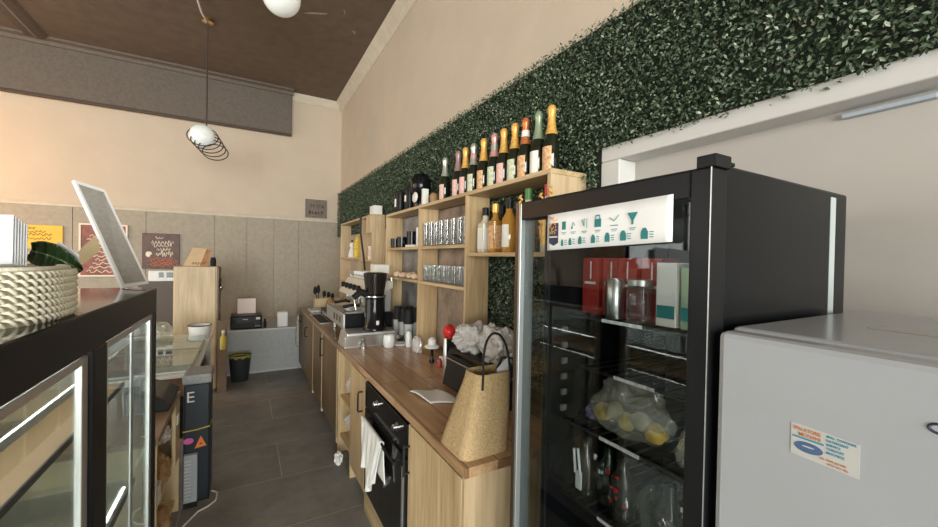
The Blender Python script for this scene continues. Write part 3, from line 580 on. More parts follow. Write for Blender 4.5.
# left bay on worktop: glasses with black cups, pitcher, bottle
gb = 'black takeaway cups stacked on the glasses'
k0 = None; k1 = None
for i, (x, y) in enumerate([(1.25, 3.24), (1.25, 3.38), (1.25, 3.53), (1.34, 3.31), (1.34, 3.46)]):
    if k0 is None:
        k0 = tag(MB().lathe((x, y, ZT), [(.035, 0), (.036, .002), (.042, .17), (.039, .17), (.032, .008), (.001, .008)], 18, cap=False).build('tall_glass', thin_glass('tall_glass', (.9, .9, .9), 1.5, .05, .4, (.9, .9, .88), edge=2.2), smooth=50, at=(x, y, ZT)), 'tall clear glass on the worktop in the left bay under a black cup', 'glass', 'tall glasses in the left bay')
        k1 = thing('takeaway_cup', 'upturned black takeaway cup on a tall glass in the left bay', 'cup', (x, y, ZT + .171), gb)
        MB().lathe((x, y, ZT + .171), [(.047, 0), (.047, .008), (.044, .01), (.034, .12), (.001, .122)], 20).build('cup_body', 'blackm', k1, smooth=40)
    else: copy_tree(k0, None, (x, y, ZT)); copy_tree(k1, None, (x, y, ZT + .171))
tag(MB().lathe((1.20, 3.10, ZT), [(.026, 0), (.027, .01), (.027, .10), (.02, .115), (.02, .13)], 20).build('white_bottle', 'white', smooth=40), 'small white bottle at the foot of the oak upright', 'bottle')
tag(MB().lathe((1.16, 3.19, ZT), [(.05, 0), (.06, .012), (.06, .016), (.045, .006), (.001, .005)], 22, cap=False).build('saucer', 'white', smooth=50), 'small white saucer beside the white bottle', 'saucer')
tag(MB().lathe((1.185, 3.33, ZT), [(.03, 0), (.05, .02), (.05, .05), (.044, .05), (.03, .012), (.001, .01)], 20, cap=False).build('steel_bowl', 'steel', smooth=50), 'small steel bowl by the tall glasses in the left bay', 'bowl')
# ------------------------------------------------------------------ coffee corner
kb = thing('knock_box_drawer', 'wide steel knock box drawer under the black grinder', 'knock box', (.92, 3.36, ZT))
MB().hexa([(.70, 3.235, ZT), (1.13, 3.235, ZT), (1.13, 3.50, ZT), (.70, 3.50, ZT)], [(.725, 3.24, ZT + .118), (1.13, 3.24, ZT + .118), (1.13, 3.50, ZT + .118), (.725, 3.50, ZT + .118)]).build('box_body', 'alu', kb, bevel=.004)
B(.70, 1.14, 3.225, 3.234, ZT + .012, ZT + .10).build('drawer_front', 'steel', kb, bevel=.003)
tag(MB().lathe((.84, 3.17, ZT), [(.022, 0), (.022, .022), (.012, .03), (.012, .06), (.018, .075), (.012, .085)], 20).build('coffee_tamper', 'steel', smooth=40), 'small steel coffee tamper standing in front of the knock box', 'tamper')
pt = thing('milk_cup', 'round white cup in front of the steel knock box', 'cup', (1.045, 3.15, ZT))
MB().lathe((1.045, 3.15, ZT), [(.035, 0), (.046, .015), (.048, .06), (.042, .105), (.037, .105), (.04, .06), (.03, .015), (.001, .012)], 24, cap=False).build('cup_body', 'white', pt, smooth=50)
GX, GY, GZ = .985, 3.37, ZT + .1195
g = thing('coffee_grinder', 'tall black coffee grinder standing on the steel knock box', 'coffee grinder', (GX, GY, GZ))
MB().lathe((GX, GY, GZ), [(.10, 0), (.10, .02), (.088, .035), (.085, .27), (.09, .275), (.09, .30), (.07, .31)], 28).build('body', 'blackg', g, smooth=40)
MB().lathe((GX, GY, GZ), [(.080, .311), (.082, .34), (.094, .42), (.102, .485), (.095, .492), (.05, .50)], 28).build('hopper', plain('smoked_hopper', (.014, .010, .009), .2), g, smooth=40)
MB().tube([(GX - .06, GY, GZ + .30), (GX - .13, GY - .01, GZ + .33), (GX - .19, GY - .01, GZ + .28)], [.035, .032, .026], 12).build('doser', 'blackm', g, smooth=60)
B(GX - .012, GX + .012, GY - .0905, GY - .088, GZ + .05, GZ + .085).build('label', 'labelw', g)
MB().lathe((GX, GY, GZ), [(.091, .282), (.092, .285), (.092, .292), (.091, .295)], 28, cap=False).build('ring', 'chrome', g, smooth=40)
# espresso machine: fronts the aisle
em = thing('espresso_machine', 'two group espresso machine with pale panels beyond the black grinder', 'coffee machine', (1.02, 3.98, ZT))
y0, y1 = 3.56, 4.40
for x in (.84, 1.16):
    for y in (y0 + .06, y1 - .06): MB().cyl((x, y, ZT), .02, .09, 14).build('foot', 'steel', em, smooth=40)
B(.775, 1.21, y0, y1, ZT + .091, ZT + .235).build('base', 'black', em, bevel=.004)
B(.760, .774, y0 + .0, y1, ZT + .10, ZT + .235).build('front_panel', 'alu', em, bevel=.003)
for i in range(3): B(.7565, .7595, y0 + .13 + .13 * i, y0 + .18 + .13 * i, ZT + .14, ZT + .20).build('button', 'darkink', em, bevel=.002)
B(.78, 1.02, y0 + .02, y1 - .02, ZT + .2355, ZT + .248).build('drip_tray', 'steel', em)
B(1.04, 1.20, y0 + .02, y1 - .02, ZT + .2355, ZT + .46).build('back_body', 'alu', em, bevel=.006)
MB().prism([(.88, ZT + .375), (1.035, ZT + .375), (1.212, ZT + .462), (1.212, ZT + .53), (.98, ZT + .53)], y0, y1).build('head', plain('cream_panel', (.66, .60, .50), .35), em, bevel=.005)
for i in range(2):
    yy = y0 + .22 + .40 * i
    MB().lathe((.95, yy, ZT + .30), [(.035, 0), (.04, .01), (.04, .074)], 20).build('group_head', 'chrome', em, smooth=40)
    pf = MB().tube([(.95, yy, ZT + .295), (.90, yy, ZT + .29), (.80, yy, ZT + .275)], [.03, .014, .016], 10).build('portafilter', 'blackm', em, smooth=60)
for i in range(5):
    yy = y0 + .10 + .16 * i; MB().lathe((.925, yy, ZT + .455), [(.028, .0), (.028, -.03), (.018, -.034)], 16, 'x').build('knob', 'blackm', em, smooth=40)
MB().tube([(.88, y0 + .04, ZT + .40), (.86, y0 + .03, ZT + .36), (.87, y0 + .02, ZT + .27)], .006).build('steam_wand', 'chrome', em, smooth=60)
MB().tube([(1.0, y0 + .01, ZT + .56), (1.0, y1 - .01, ZT + .56), (1.20, y1 - .01, ZT + .56), (1.20, y0 + .01, ZT + .56)], .006, 8, True).build('cup_rail', 'chrome', em, smooth=60)
for yy in (y0 + .012, y1 - .012):
    for x in (1.0, 1.20): MB().tube([(x, yy, ZT + .53), (x, yy, ZT + .556)], .005).build('rail_post', 'chrome', em)
p0 = None
LBC = 'white coffee cup on top of the espresso machine'
for x in (1.055, 1.145):
    for i in range(6):
        y = y0 + .09 + .125 * i
        if p0 is None: p0 = mug(LBC, x, y, ZT + .531, .042, .065, 'white', 'white cups on the espresso machine', 'coffee_cup', True, 'cup')
        else: copy_tree(p0, None, (x, y, ZT + .531))
bx = tag(B(1.06, 1.20, 3.64, 3.80, ZT + .5965, ZT + .68).build('paper_box', 'labelw', bevel=.003), 'white box resting on the cups near the grinder', 'box')
st = None
for k in range(4):
    if st is None: st = tag(MB().lathe((1.31, 4.28, 1.50), [(.032, 0), (.042, .06), (.038, .06), (.028, .005), (.001, .005)], 18, cap=False).build('paper_cup', 'creamink', smooth=50), 'cream paper cup in the stack right of the far shelf', 'cup', 'stacked cream cups')
bpy.data.objects.remove(st)
# paper cups on the far shelf
for i, (y, zz, nn) in enumerate([(4.52, 1.6208, 4), (4.68, 1.6208, 3)]):
    st = None
    for k in range(nn):
        loc = (1.31, y, zz + .055 * k)
        if st is None: st = tag(MB().lathe(loc, [(.034, 0), (.04, .05), (.001, .052)], 18).build('paper_cup', 'creamink', smooth=50, at=loc), ['cream paper cup in the taller stack behind the grinder', 'cream paper cup in the shorter stack behind the grinder'][i], 'cup', ['taller stack of paper cups', 'shorter stack of paper cups'][i])
        else: copy_tree(st, None, loc)
t = thing('figurine', 'small white figurine on the far corner shelf', 'figurine', (1.30, 5.62, 1.6408))
MB().lathe((1.30, 5.62, 1.6408), [(.045, 0), (.05, .03), (.035, .10), (.02, .13), (.035, .16), (.036, .19), (.015, .215)], 18).build('body', 'whitem', t, smooth=50)
MB().lathe((1.30, 5.62, 1.6408), [(.015, .216), (.02, .23), (.004, .25)], 12).build('hat', 'darkink', t, smooth=50)
tag(MB().lathe((1.33, 5.42, 1.6408), [(.05, 0), (.052, .20), (.03, .25), (.03, .29)], 18).build('yellow_bottle', 'cheese', smooth=50), 'yellow bottle beside the white figurine on far shelf', 'bottle')
t = thing('white_tray', 'small white dish under the figurine, on the low far shelf', 'dish', (1.30, 5.60, 1.3008)); MB().lathe((1.30, 5.60, 1.3008), [(.03, 0), (.03, .12), (.09, .15), (.08, .15), (.02, .125)], 20).build('dish_body', 'whitem', t, smooth=40)
t = thing('hanging_cable', 'dark cable hanging down in front of the far shelf', 'cable', (1.22, 4.7, 1.5)); MB().tube([(1.27, 4.86, 2.158), (1.235, 4.85, 2.158), (1.222, 4.845, 2.14), (1.21, 4.80, 1.95), (1.21, 4.72, 1.80), (1.205, 4.62, 1.66), (1.19, 4.50, 1.50)], .012, 8).build('cord', 'cord', t, smooth=60)
tag(B(1.27, 1.37, 4.45, 4.62, 2.1458, 2.25).build('white_box', 'labelw', bevel=.003), 'white box on top of the far shelf at its near end', 'box')
# far end of the worktop
kbx = thing('cutlery_box', 'wooden box with black utensils at the far end of worktop', 'utensil box', (1.0, 6.02, ZT))
B(.86, 1.20, 5.92, 5.935, ZT, ZT + .14).box(.86, 1.20, 6.085, 6.10, ZT, ZT + .14).box(.86, .875, 5.935, 6.085, ZT, ZT + .14).box(1.185, 1.20, 5.935, 6.085, ZT, ZT + .14).box(.875, 1.185, 5.935, 6.085, ZT, ZT + .012).build('box_body', 'birch', kbx)
uts = [(.925, 6.0, -.06, .30), (.93, 6.03, -.01, .32), (.97, 5.98, .03, .24), (1.02, 6.02, .05, .22), (1.08, 6.0, .04, .2)]
for i, (x, y, dx, h) in enumerate(uts):
    t = thing('utensil', ['black spatula leaning left in the wooden box', 'tall black spatula in the wooden box', 'short black ladle in the wooden box', 'black tongs in the wooden box', 'black spoon at the right of the wooden box'][i], 'utensil', (x, y, ZT + .013), 'utensils in the wooden box')
    MB().tube([(x, y, ZT + .014), (x + dx * .7, y, ZT + h * .7)], .006).build('handle', 'blackm', t); MB().lump((x + dx * .85, y, ZT + h * .66), .026, .010, h * .22, .1, 2, 2, i).build('head', 'blackm', t, smooth=60)
tag(MB().lump((1.05, 5.72, ZT), .075, .08, .09, .25, 2.5, 3, 11).build('jar_cluster', 'kraft', smooth=50), 'brown paper bag between the wooden box and espresso machine', 'bag')
mt = thing('black_scale', 'flat black appliance beside the espresso machine, far side', 'scale', (1.0, 5.1, ZT)); B(.86, 1.15, 4.85, 5.40, ZT, ZT + .08).build('body', 'black', mt, bevel=.008); B(.845, .8595, 4.95, 5.2, ZT + .02, ZT + .06).build('panel', 'steel', mt)
snk = thing('sink', 'shallow dark sink bowl set on the far brown worktop', 'sink', (.86, 4.85, ZT)); B(.72, .83, 4.55, 5.30, ZT, ZT + .004).build('bowl', 'blackm', snk); B(.715, .835, 4.54, 4.55, ZT, ZT + .01).box(.715, .835, 5.30, 5.31, ZT, ZT + .01).box(.71, .72, 4.54, 5.31, ZT, ZT + .01).box(.83, .84, 4.54, 5.31, ZT, ZT + .01).build('rim', 'steel', snk)
tag(B(.75, .98, 5.48, 5.80, ZT, ZT + .03).build('drain_tray', 'greytowel', bevel=.006), 'pale flat drying mat near the wooden utensil box', 'drying mat')

# ------------------------------------------------------------------ glass door fridge
fr = thing('display_fridge', 'tall black glass door drinks fridge at the right of the worktop', 'fridge', (1.03, .63, 0))
DX, FY0, FY1, FZ = .685, .372, .925, 1.815
B(.738, 1.32, .385, .41, .06, 1.83).build('side_panel', 'fridgeside', fr, bevel=.006)
B(.738, 1.32, .838, .86, .06, 1.83).build('side_panel', 'fridgeside', fr, bevel=.006)
B(.738, 1.32, .411, .837, 1.80, 1.829).build('top_panel', 'fridgeside', fr)
B(.738, 1.32, .411, .837, .06, .16).build('bottom_panel', 'darkliner', fr)
B(1.28, 1.319, .411, .837, .161, 1.799).build('back_liner', 'darkliner', fr)
for x in (.80, 1.25):
    for y in (.44, .81): MB().cyl((x, y, 0), .02, .059, 12).build('foot', 'blackm', fr)
dr = B(DX, .733, FY0, .41, .10, FZ).box(DX, .733, .41, .90, 1.765, FZ).box(DX, .733, .41, .90, .10, .17).build('door', 'black', fr, bevel=.003)
B(DX - .001, .733, .9005, .912, .10, FZ - .002).build('door_stile', plain('brushed_stile', (.36, .38, .38), .4, .7), dr, bevel=.002)
B(DX - .001, .733, .9125, .925, .10, FZ - .002).build('door_edge', 'bronze', dr)
B(.700, .706, .41, .90, .17, 1.765).build('door_pane', 'doorglass', dr)
B(DX - .0015, DX - .0002, FY0 + .0005, FY0 + .002, .10, FZ).build('edge_line', 'alu', dr)
B(.7345, .7375, .3832, .3848, .06, 1.82).build('edge_line', 'alu', fr)
B(.688, .737, .368, .402, 1.8155, 1.838).build('hinge_cap', 'black', fr, bevel=.002); B(.739, .79, .388, .42, 1.8305, 1.838).build('hinge_cap', 'black', fr, bevel=.002)
B(1.215, 1.245, .3835, .3847, .07, 1.815).build('side_highlight', plain('painted_highlight', (.42, .47, .48), .35), fr)  # reflected highlight on the black side, painted as a pale strip
shz = [1.50, 1.345, 1.195, .985, .60]
for z in shz:
    sm = MB()
    x0 = .80 if z != 1.345 else .85
    for k in range(12): sm.tube([(x0 + .01, .42 + .037 * k, z - .004), (1.275, .42 + .037 * k, z - .004)], .0025, 5)
    s_ = sm.tube([(x0 + .008, .413, z - .004), (x0 + .008, .836, z - .004)], .004, 6).tube([(1.27, .413, z - .004), (1.27, .836, z - .004)], .004, 6).build('wire_shelf', 'blackm', fr, smooth=60)
    q = MB()
    for k in range(14): q.box(x0 - .001, x0 + .002, .585 + .0085 * k, .5915 + .0085 * k, z - .006, z + .002)
    q.build('price_rail', 'whitem', s_)
MB().tube([(.765, .43, 1.785), (.765, .82, 1.785)], .006, 8).build('added_fill_tube', lamp_mat('added_fridge_fill', (1, .98, .95), 14.0), fr); MB().tube([(.752, .4185, .3), (.752, .4185, 1.74)], .005, 8).build('added_fill_tube', lamp_mat('added_fridge_fill_side', (1, .98, .95), 14.0), fr)  # added fill tubes, kept out of view, to brighten the fridge contents
for z in np.arange(1.22, 1.46, .045):
    B(.79, .808, .8305, .8375, float(z), float(z) + .016).build('shelf_peg', plain('peg_grey', (.12, .12, .12), .6), fr)
# banner across the fridge door
bn = thing('banner', 'white paper banner with teal cocktail drawings taped across the fridge door', 'banner', (.683, .61, 1.68))
bx0 = .6838
def ban(u, v): return (bx0 - .0015 * abs(sin(u * 9)), .785 - .345 * u, 1.676 + .013 * u + (.092 - .004 * u) * v)
MB().grid(ban, 24, 4).build('sheet', 'banner', bn, smooth=60, solid=.001)
bi = MB(); tl = MB(); gd = MB(); xx = bx0 - .0035
bi.prism([(.775, 1.745), (.742, 1.745), (.742, 1.695), (.758, 1.688), (.775, 1.695)], xx, xx + .0012, 'x').build('print', 'navy', bn)
r_ = random.Random(3)
for k in range(46):
    y = r_.uniform(.744, .773); z = r_.uniform(1.716, 1.759); gd.box(xx - .0008, xx + .0004, y, y + .0018, z, z + .0035)
gd.build('print', 'gold', bn)
gw = MB(); 
for k in range(10): gw.box(xx - .001, xx, .744 + .003 * k, .746 + .003 * k, 1.7085, 1.711 + .001 * (k % 2))
gw.build('lettering', 'labelw', bn)
icons = [.722, .690, .655, .615, .570, .525]
for i, y in enumerate(icons):   # upper icons: pot, leaf, spoon, jar, cocktail glass...
    z = 1.727
    if i == 0: tl.box(xx, xx + .001, y - .006, y + .006, z, z + .02)
    elif i == 1: tl.tube([(xx, y + .006, z), (xx, y, z + .016), (xx, y - .005, z + .008)], .0008, 4).box(xx, xx + .001, y + .003, y + .006, z, z + .006)
    elif i == 2: tl.tube([(xx, y + .007, z + .02), (xx, y, z + .004), (xx, y, z + .022)], .001, 4).tube([(xx, y - .008, z), (xx, y - .008, z + .022)], .0007, 4)
    elif i == 3: tl.box(xx, xx + .001, y - .009, y + .009, z, z + .018).tube([(xx, y + .006, z + .018), (xx, y + .005, z + .026), (xx, y - .005, z + .026), (xx, y - .006, z + .018)], .0015, 4)
    elif i == 4: tl.tube([(xx, y - .012, z + .022), (xx, y, z + .010), (xx, y + .012, z + .018)], .0008, 4).box(xx, xx + .001, y - .010, y + .010, z, z + .0015)
    else: tl.prism([(y - .012, z + .024), (y + .012, z + .024), (y + .002, z + .008), (y + .002, z), (y - .002, z), (y - .002, z + .008)], xx, xx + .001, 'x')
    tl.box(xx, xx + .001, y - .008, y + .008, z - .008, z - .0068).box(xx, xx + .001, y - .005, y + .006, z - .0115, z - .0105)
for i, y in enumerate([.727, .700, .668, .628, .588, .547, .497]):
    z = 1.687 + .0015 * i; w = .0035 + .0007 * i; h = .016 + .001 * i
    tl.prism([(y - w, z), (y + w, z), (y + w, z + h * .65), (y + w * .4, z + h), (y - w * .4, z + h), (y - w, z + h * .65)], xx, xx + .001, 'x')
    for k in range(3): tl.box(xx, xx + .001, y - w - .012, y - w - .004, z + .003 + .005 * k, z + .0045 + .005 * k)
tl.build('icons', 'teal', bn)
# contents of the fridge
def shz_(z): return z + .0008
for i in range(4):
    y = .80 - .062 * i; x = .86 + .012 * (i % 2)
    t = thing('red_carton', ['red drink carton, first from the left on the top fridge shelf', 'red drink carton, second from the left on the top fridge shelf', 'red drink carton, third from the left on the top fridge shelf', 'red drink carton, fourth from the left on the top fridge shelf'][i], 'carton', (x, y, shz_(1.50)), 'red cartons in the fridge')
    B(x, x + .07, y - .029, y + .029, shz_(1.50), 1.66).build('carton_body', 'redpack', t, bevel=.002); B(x - .001, x - .0002, y - .02, y + .02, 1.585, 1.592).box(x - .001, x - .0002, y - .004, y + .0, 1.60, 1.65).build('print', 'labelw', t)
tag(MB().lathe((.845, .70, shz_(1.50)), [(.022, 0), (.024, .004), (.024, .10), (.02, .106)], 20).build('steel_can', 'steel', smooth=40), 'silver can standing in front of the red cartons', 'can')
t = thing('round_lid_jar', 'jar with round steel rim right of the silver can', 'jar', (.86, .635, shz_(1.50)))
MB().lathe((.86, .635, shz_(1.50)), [(.03, 0), (.033, .01), (.033, .08), (.028, .09)], 22).build('body', 'darkfilm', t, smooth=40); MB().lathe((.86, .635, shz_(1.50)), [(.031, .091), (.031, .105), (.02, .107)], 22).build('lid', 'steel', t, smooth=40)
for i, (y, m1, h, lb_) in enumerate([(.56, 'labelw', .15, 'white milk carton on the top fridge shelf'), (.50, 'greenfoil', .14, 'green and white carton on the top fridge shelf'), (.445, 'tan', .11, 'brown carton at the right of the top fridge shelf')]):
    t = thing('carton', lb_, 'carton', (.88, y, shz_(1.50))); B(.85, .92, y - .025, y + .025, shz_(1.50), 1.50 + h).build('carton_body', m1, t, bevel=.002); B(.8485, .8495, y - .022, y + .022, 1.52, 1.55).build('label', 'teal' if i < 2 else 'darkink', t)
for i, (x, y, z, rx, ry, rz, lb_) in enumerate([(.89, .675, 1.196, .06, .108, .074, 'big clear bag of yellow food on the middle fridge shelf'), (.86, .478, 1.196, .042, .044, .05, 'small clear bag of yellow food at the right, middle fridge shelf')]):
    t = thing('food_bag', lb_, 'food bag', (x, y, z))
    MB().lump((x, y, z), rx, ry, rz, .3, 2.4, 4, 21 + i).build('film', 'film', t, smooth=35)
    for k in range(5 if i == 0 else 2): MB().lump((x - .015, y + (k - (2 if i == 0 else .5)) * ry * .38, z + .014 + .016 * (k % 2)), .025, .026, .025, .25, 2, 2, k + 2).build('food', 'cheese' if k % 2 == 0 else 'food', t, smooth=50)
tag(MB().lump((.88, .795, 1.196), .022, .018, .025, .5, 3, 3, 31).build('purple_packet', 'purple', smooth=30), 'crumpled purple packet at the left of the middle fridge shelf', 'packet')
for i in range(6):
    y = .80 - .064 * i; x = .86 + .02 * (i % 2); r = .031
    lbs = ['dark jug with white handle at the left, lower fridge shelf', 'dark wrapped bottle second on the lower fridge shelf', 'dark bottle with red tag on the lower fridge shelf', 'clear pack of green herbs on the lower fridge shelf', 'dark wrapped bottle right of the herbs', 'dark wrapped bottle at the right end of the lower fridge shelf']
    t = thing('wrapped_bottle' if i != 3 else 'herb_pack', lbs[i], 'bottle' if i != 3 else 'herbs', (x, y, shz_(.985)), None if i in (0, 3) else 'wrapped bottles in the fridge')
    if i == 3:
        MB().lump((x, y, shz_(.985)), .027, .026, .062, .3, 2, 3, 3).build('herb_leaves', 'herbs', t, smooth=40); MB().lump((x, y, shz_(.985)), .031, .030, .072, .25, 2, 3, 3).build('film', 'darkfilm', t, smooth=30); continue
    MB().lathe((x, y, shz_(.985)), [(r * .9, 0), (r, .006), (r, .10), (r * .5, .125), (r * .45, .15)], 18).build('body', 'dkglass', t, smooth=40)
    if i == 0: MB().tube([(x - r - .001, y + .01, 1.045), (x - r - .01, y + .008, 1.115), (x - r - .008, y - .005, 1.12), (x - r - .003, y - .012, 1.035)], .004).build('handle', 'white', t, smooth=60); B(x - r - .006, x - r - .001, y - .016, y + .004, 1.005, 1.055).build('tag', 'white', t)
    else:
        MB().lump((x, y, shz_(.985) + .03), r * 1.12, r * 1.05, .05, .35, 4, 3, i).build('film', 'darkfilm', t, smooth=20)
        q = MB()
        for k in range(7): a = random.uniform(-1.3, 1.3); zz = random.uniform(1.0, 1.11); q.box(x - r * 1.25 * cos(a), x - r * 1.25 * cos(a) + .003, y + r * 1.1 * sin(a), y + r * 1.1 * sin(a) + random.uniform(.004, .010), zz, zz + random.uniform(.004, .012))
        q.build('tag', 'red' if i == 2 else 'whitem', t)

# ------------------------------------------------------------------ white refrigerator in front
wf = thing('refrigerator', 'white household refrigerator in the right foreground with a sticker', 'refrigerator', (1.07, .09, 0))
wx0, wy0, wy1, wz = .685, -.22, .357, 1.5425
B(wx0 + .05, 1.28, wy0, wy1, .03, wz - .03).build('cabinet', 'enamel', wf, bevel=.006)
B(wx0 + .045, 1.282, wy0 - .002, wy1 + .001, wz - .029, wz).build('top_lid', 'enamel', wf, bevel=.008)
B(wx0, wx0 + .044, wy0, wy1, .08, wz - .004).build('door', 'enamel', wf, bevel=.010)
for x in (.80, 1.22):
    for y in (wy0 + .05, wy1 - .05): MB().cyl((x, y, 0), .02, .029, 12).build('foot', 'blackm', wf)
# round printed ring at the right of the door (a partial emblem in the photo)
KS = .685 / .783
def sy(y): return y * KS
def sz(z): return 1.65 + (z - 1.65) * KS
MB().tube([(wx0 - .0005, sy(.130 + .011 * cos(a)), sz(1.441 + .0062 * sin(a))) for a in np.linspace(-2.3, 2.3, 26)], .0016, 6).build('emblem', 'navy', wf, smooth=60)
# sticker
st_ = thing('sticker', 'small business card sticker with blue oval on the white refrigerator door', 'sticker', (wx0, .22, 1.39))
def sq(y, z): return (wx0 - .0009, sy(y), sz(z))
MB().plate([sq(.289, 1.342), sq(.206, 1.338), sq(.206, 1.389), sq(.289, 1.393)], .0006).build('card', 'sticker', st_)
so = wx0 - .0012
def txt(s_, size, mat, y, z, sx=1.0): lettering(s_, size * KS, mat, st_, (so, sy(y), sz(z)), (0, -1, -.03), (0, -.0, 1), lift=.0002, depth=.0001, sx=sx, bold=.022)
txt('SPALATORIE', .0082, 'orangeink', .286, 1.3830, .78); txt('MEZIANI', .0080, 'orangeink', .279, 1.3750, .92)
MB().plate([(so, sy(.287), sz(1.3705)), (so, sy(.247), sz(1.3695)), (so, sy(.247), sz(1.3725)), (so, sy(.287), sz(1.3735))], .0003).build('blue_bar', 'blueink', st_)
MB().prism([(sy(.266 + .0185 * cos(a)), sz(1.3585 + .0085 * sin(a))) for a in np.linspace(0, 2 * pi, 33)[:-1]], so - .0002, so + .0002, 'x').build('oval', 'indigo', st_)
MB().prism([(sy(.266 + .008 * cos(a)), sz(1.3600 + .0012 * sin(a))) for a in np.linspace(0, 2 * pi, 25)[:-1]], so - .0004, so - .0001, 'x').build('oval_highlight', 'sticker', st_)
for i, s_ in enumerate(['SPAL. COVOARE', 'DETERGENT', 'SERVICE', 'CURATAT', 'MOCHETE']): txt(s_, .0052, 'blueink', .244, 1.3845 - .0062 * i, .9)
txt('TEL. 0740 156 700', .0046, 'orangeink', .252, 1.3485, .9); txt('0744 671 476', .0046, 'orangeink', .242, 1.3425, .95)
tag(MB().plate([(.93, .16, wz + .0012), (1.0, .15, wz + .0012), (1.01, .23, wz + .0012), (.945, .245, wz + .0012)], .0008).build('paper_label', 'sticker'), 'flat paper label lying on top of the white refrigerator', 'label')

# ------------------------------------------------------------------ glass display case on the left
CX, CY0, CY1, CZ = -.36, .30, 2.30, 1.492
dc = thing('display_case', 'black framed glass display case at the left with sliding doors and lit shelves', 'display case', (-.7, 1.5, 0))
cb = -1.06
B(cb, CX, CY0, CY1, .0, .10).build('plinth', 'black', dc)
B(cb, CX, CY0, CY1, .101, .22).build('deck', 'alu', dc)
B(CX - .035, CX, CY0, CY1, 1.381, CZ - .006).box(cb, cb + .03, CY0, CY1, 1.43, CZ - .006).box(cb + .03, CX - .035, CY1 - .03, CY1, 1.43, CZ - .006).box(cb + .03, CX - .035, CY0, CY0 + .03, 1.43, CZ - .006).build('top_frame', 'black', dc, bevel=.004)
B(cb, CX + .002, CY0, CY1 + .002, CZ - .0055, CZ - .0005).build('top_board', 'blacktop', dc)
B(cb, cb + .03, CY1 - .028, CY1, .2205, 1.43).build('corner_post', 'black', dc, bevel=.003); B(CX - .035, CX, CY1 - .028, CY1, .2205, 1.3805).build('corner_post', 'black', dc, bevel=.003)
B(CX - .035, CX, 1.437, 1.557, .2205, 1.3805).build('middle_post', 'black', dc, bevel=.004)
B(CX - .035, CX, CY0, CY0 + .03, .2205, 1.3805).build('corner_post', 'black', dc, bevel=.003)
for y0, y1 in ((CY0 + .035, 1.432), (1.562, CY1 - .03)):
    d = B(CX - .026, CX - .010, y0, y0 + .045, .23, 1.37).box(CX - .026, CX - .010, y1 - .045, y1, .23, 1.37).box(CX - .026, CX - .010, y0 + .045, y1 - .045, .23, .262).box(CX - .026, CX - .010, y0 + .045, y1 - .045, 1.35, 1.37).build('sliding_door', 'alu', dc, bevel=.002)
    B(CX - .020, CX - .016, y0 + .045, y1 - .045, .262, 1.35).build('pane', 'glass', d)
d = B(CX - .034, CX - .029, 1.99, 2.03, .23, 1.37).build('inner_stile', 'alu', dc)
B(cb + .008, cb + .014, CY0 + .03, CY1 - .03, .2205, 1.43).build('front_pane', 'glass', dc); B(cb + .03, CX - .035, CY1 - .014, CY1 - .008, .2205, 1.43).build('end_pane', 'glass', dc)
MB().tube([(CX - .06, CY0 + .06, 1.405), (CX - .06, CY1 - .06, 1.405)], .008, 8).build('led_or_fill_tube', 'led', dc)  # added fill tube, hidden by the top frame, lights the shelves below
for i, (z, xe) in enumerate(((1.18, -.50), (1.06, -.47), (.62, -.43))):
    s_ = B(cb + .02, xe, CY0 + .04, CY1 - .04, z, z + .012).build('shelf', 'tan' if i == 1 else 'shelfglass', dc)
    B(xe, xe + .006, CY0 + .04, CY1 - .04, z - .004, z + .016).build('shelf_edge', 'blackm' if i else 'alu', s_)
    MB().tube([(xe - .03, CY0 + .06, z - .012), (xe - .03, CY1 - .06, z - .012)], .006, 8).build('led_or_fill_tube', 'led', s_)
for y in (CY0 + .05, 1.3, CY1 - .05): B(cb + .016, cb + .03, y - .01, y + .01, .2205, 1.43).build('shelf_rail', 'alu', dc)
# basket on the case
ZCs = CZ
bs = thing('crochet_basket', 'cream crocheted oval basket on top of the display case', 'basket', (-.60, 1.32, ZCs))
bxc, byc, bhx, bhy, bh = -.605, 1.28, .225, .19, .112
body = [ring(bxc, byc, bhx * .97, bhy * .97, ZCs + .002 + bh * i / 6, 48, 3.0) for i in range(7)]
loft(body).build('lining', 'beige', bs, smooth=60, solid=.006)
for j in range(7):
    bm_ = MB(); z = ZCs + .010 + j * .0158; n = 76
    P = ring(bxc, byc, bhx, bhy, z, n, 3.0)
    for i in range(n):
        a = Vector(P[i]); b = Vector(P[(i + 1) % n]); nrm = Vector((a.x - bxc, a.y - byc, 0)).normalized()
        m_ = (a + b) / 2; dd = (b - a)
        bm_.tube([a - dd * .35 + Vector((0, 0, .006)), a + nrm * .008 + dd * .1 + Vector((0, 0, .007)), m_ + nrm * .010 + Vector((0, 0, 0)), b + nrm * .004 + Vector((0, 0, -.008))], [.0022, .0040, .0042, .0022], 6)
    bm_.build('braid_row', 'crochet', bs, smooth=60)
rm = MB().tube(ring(bxc, byc, bhx * .98, bhy * .98, ZCs + bh + .006, 48, 3.0), .006, 8, True).build('rim', 'crochet', bs, smooth=60)
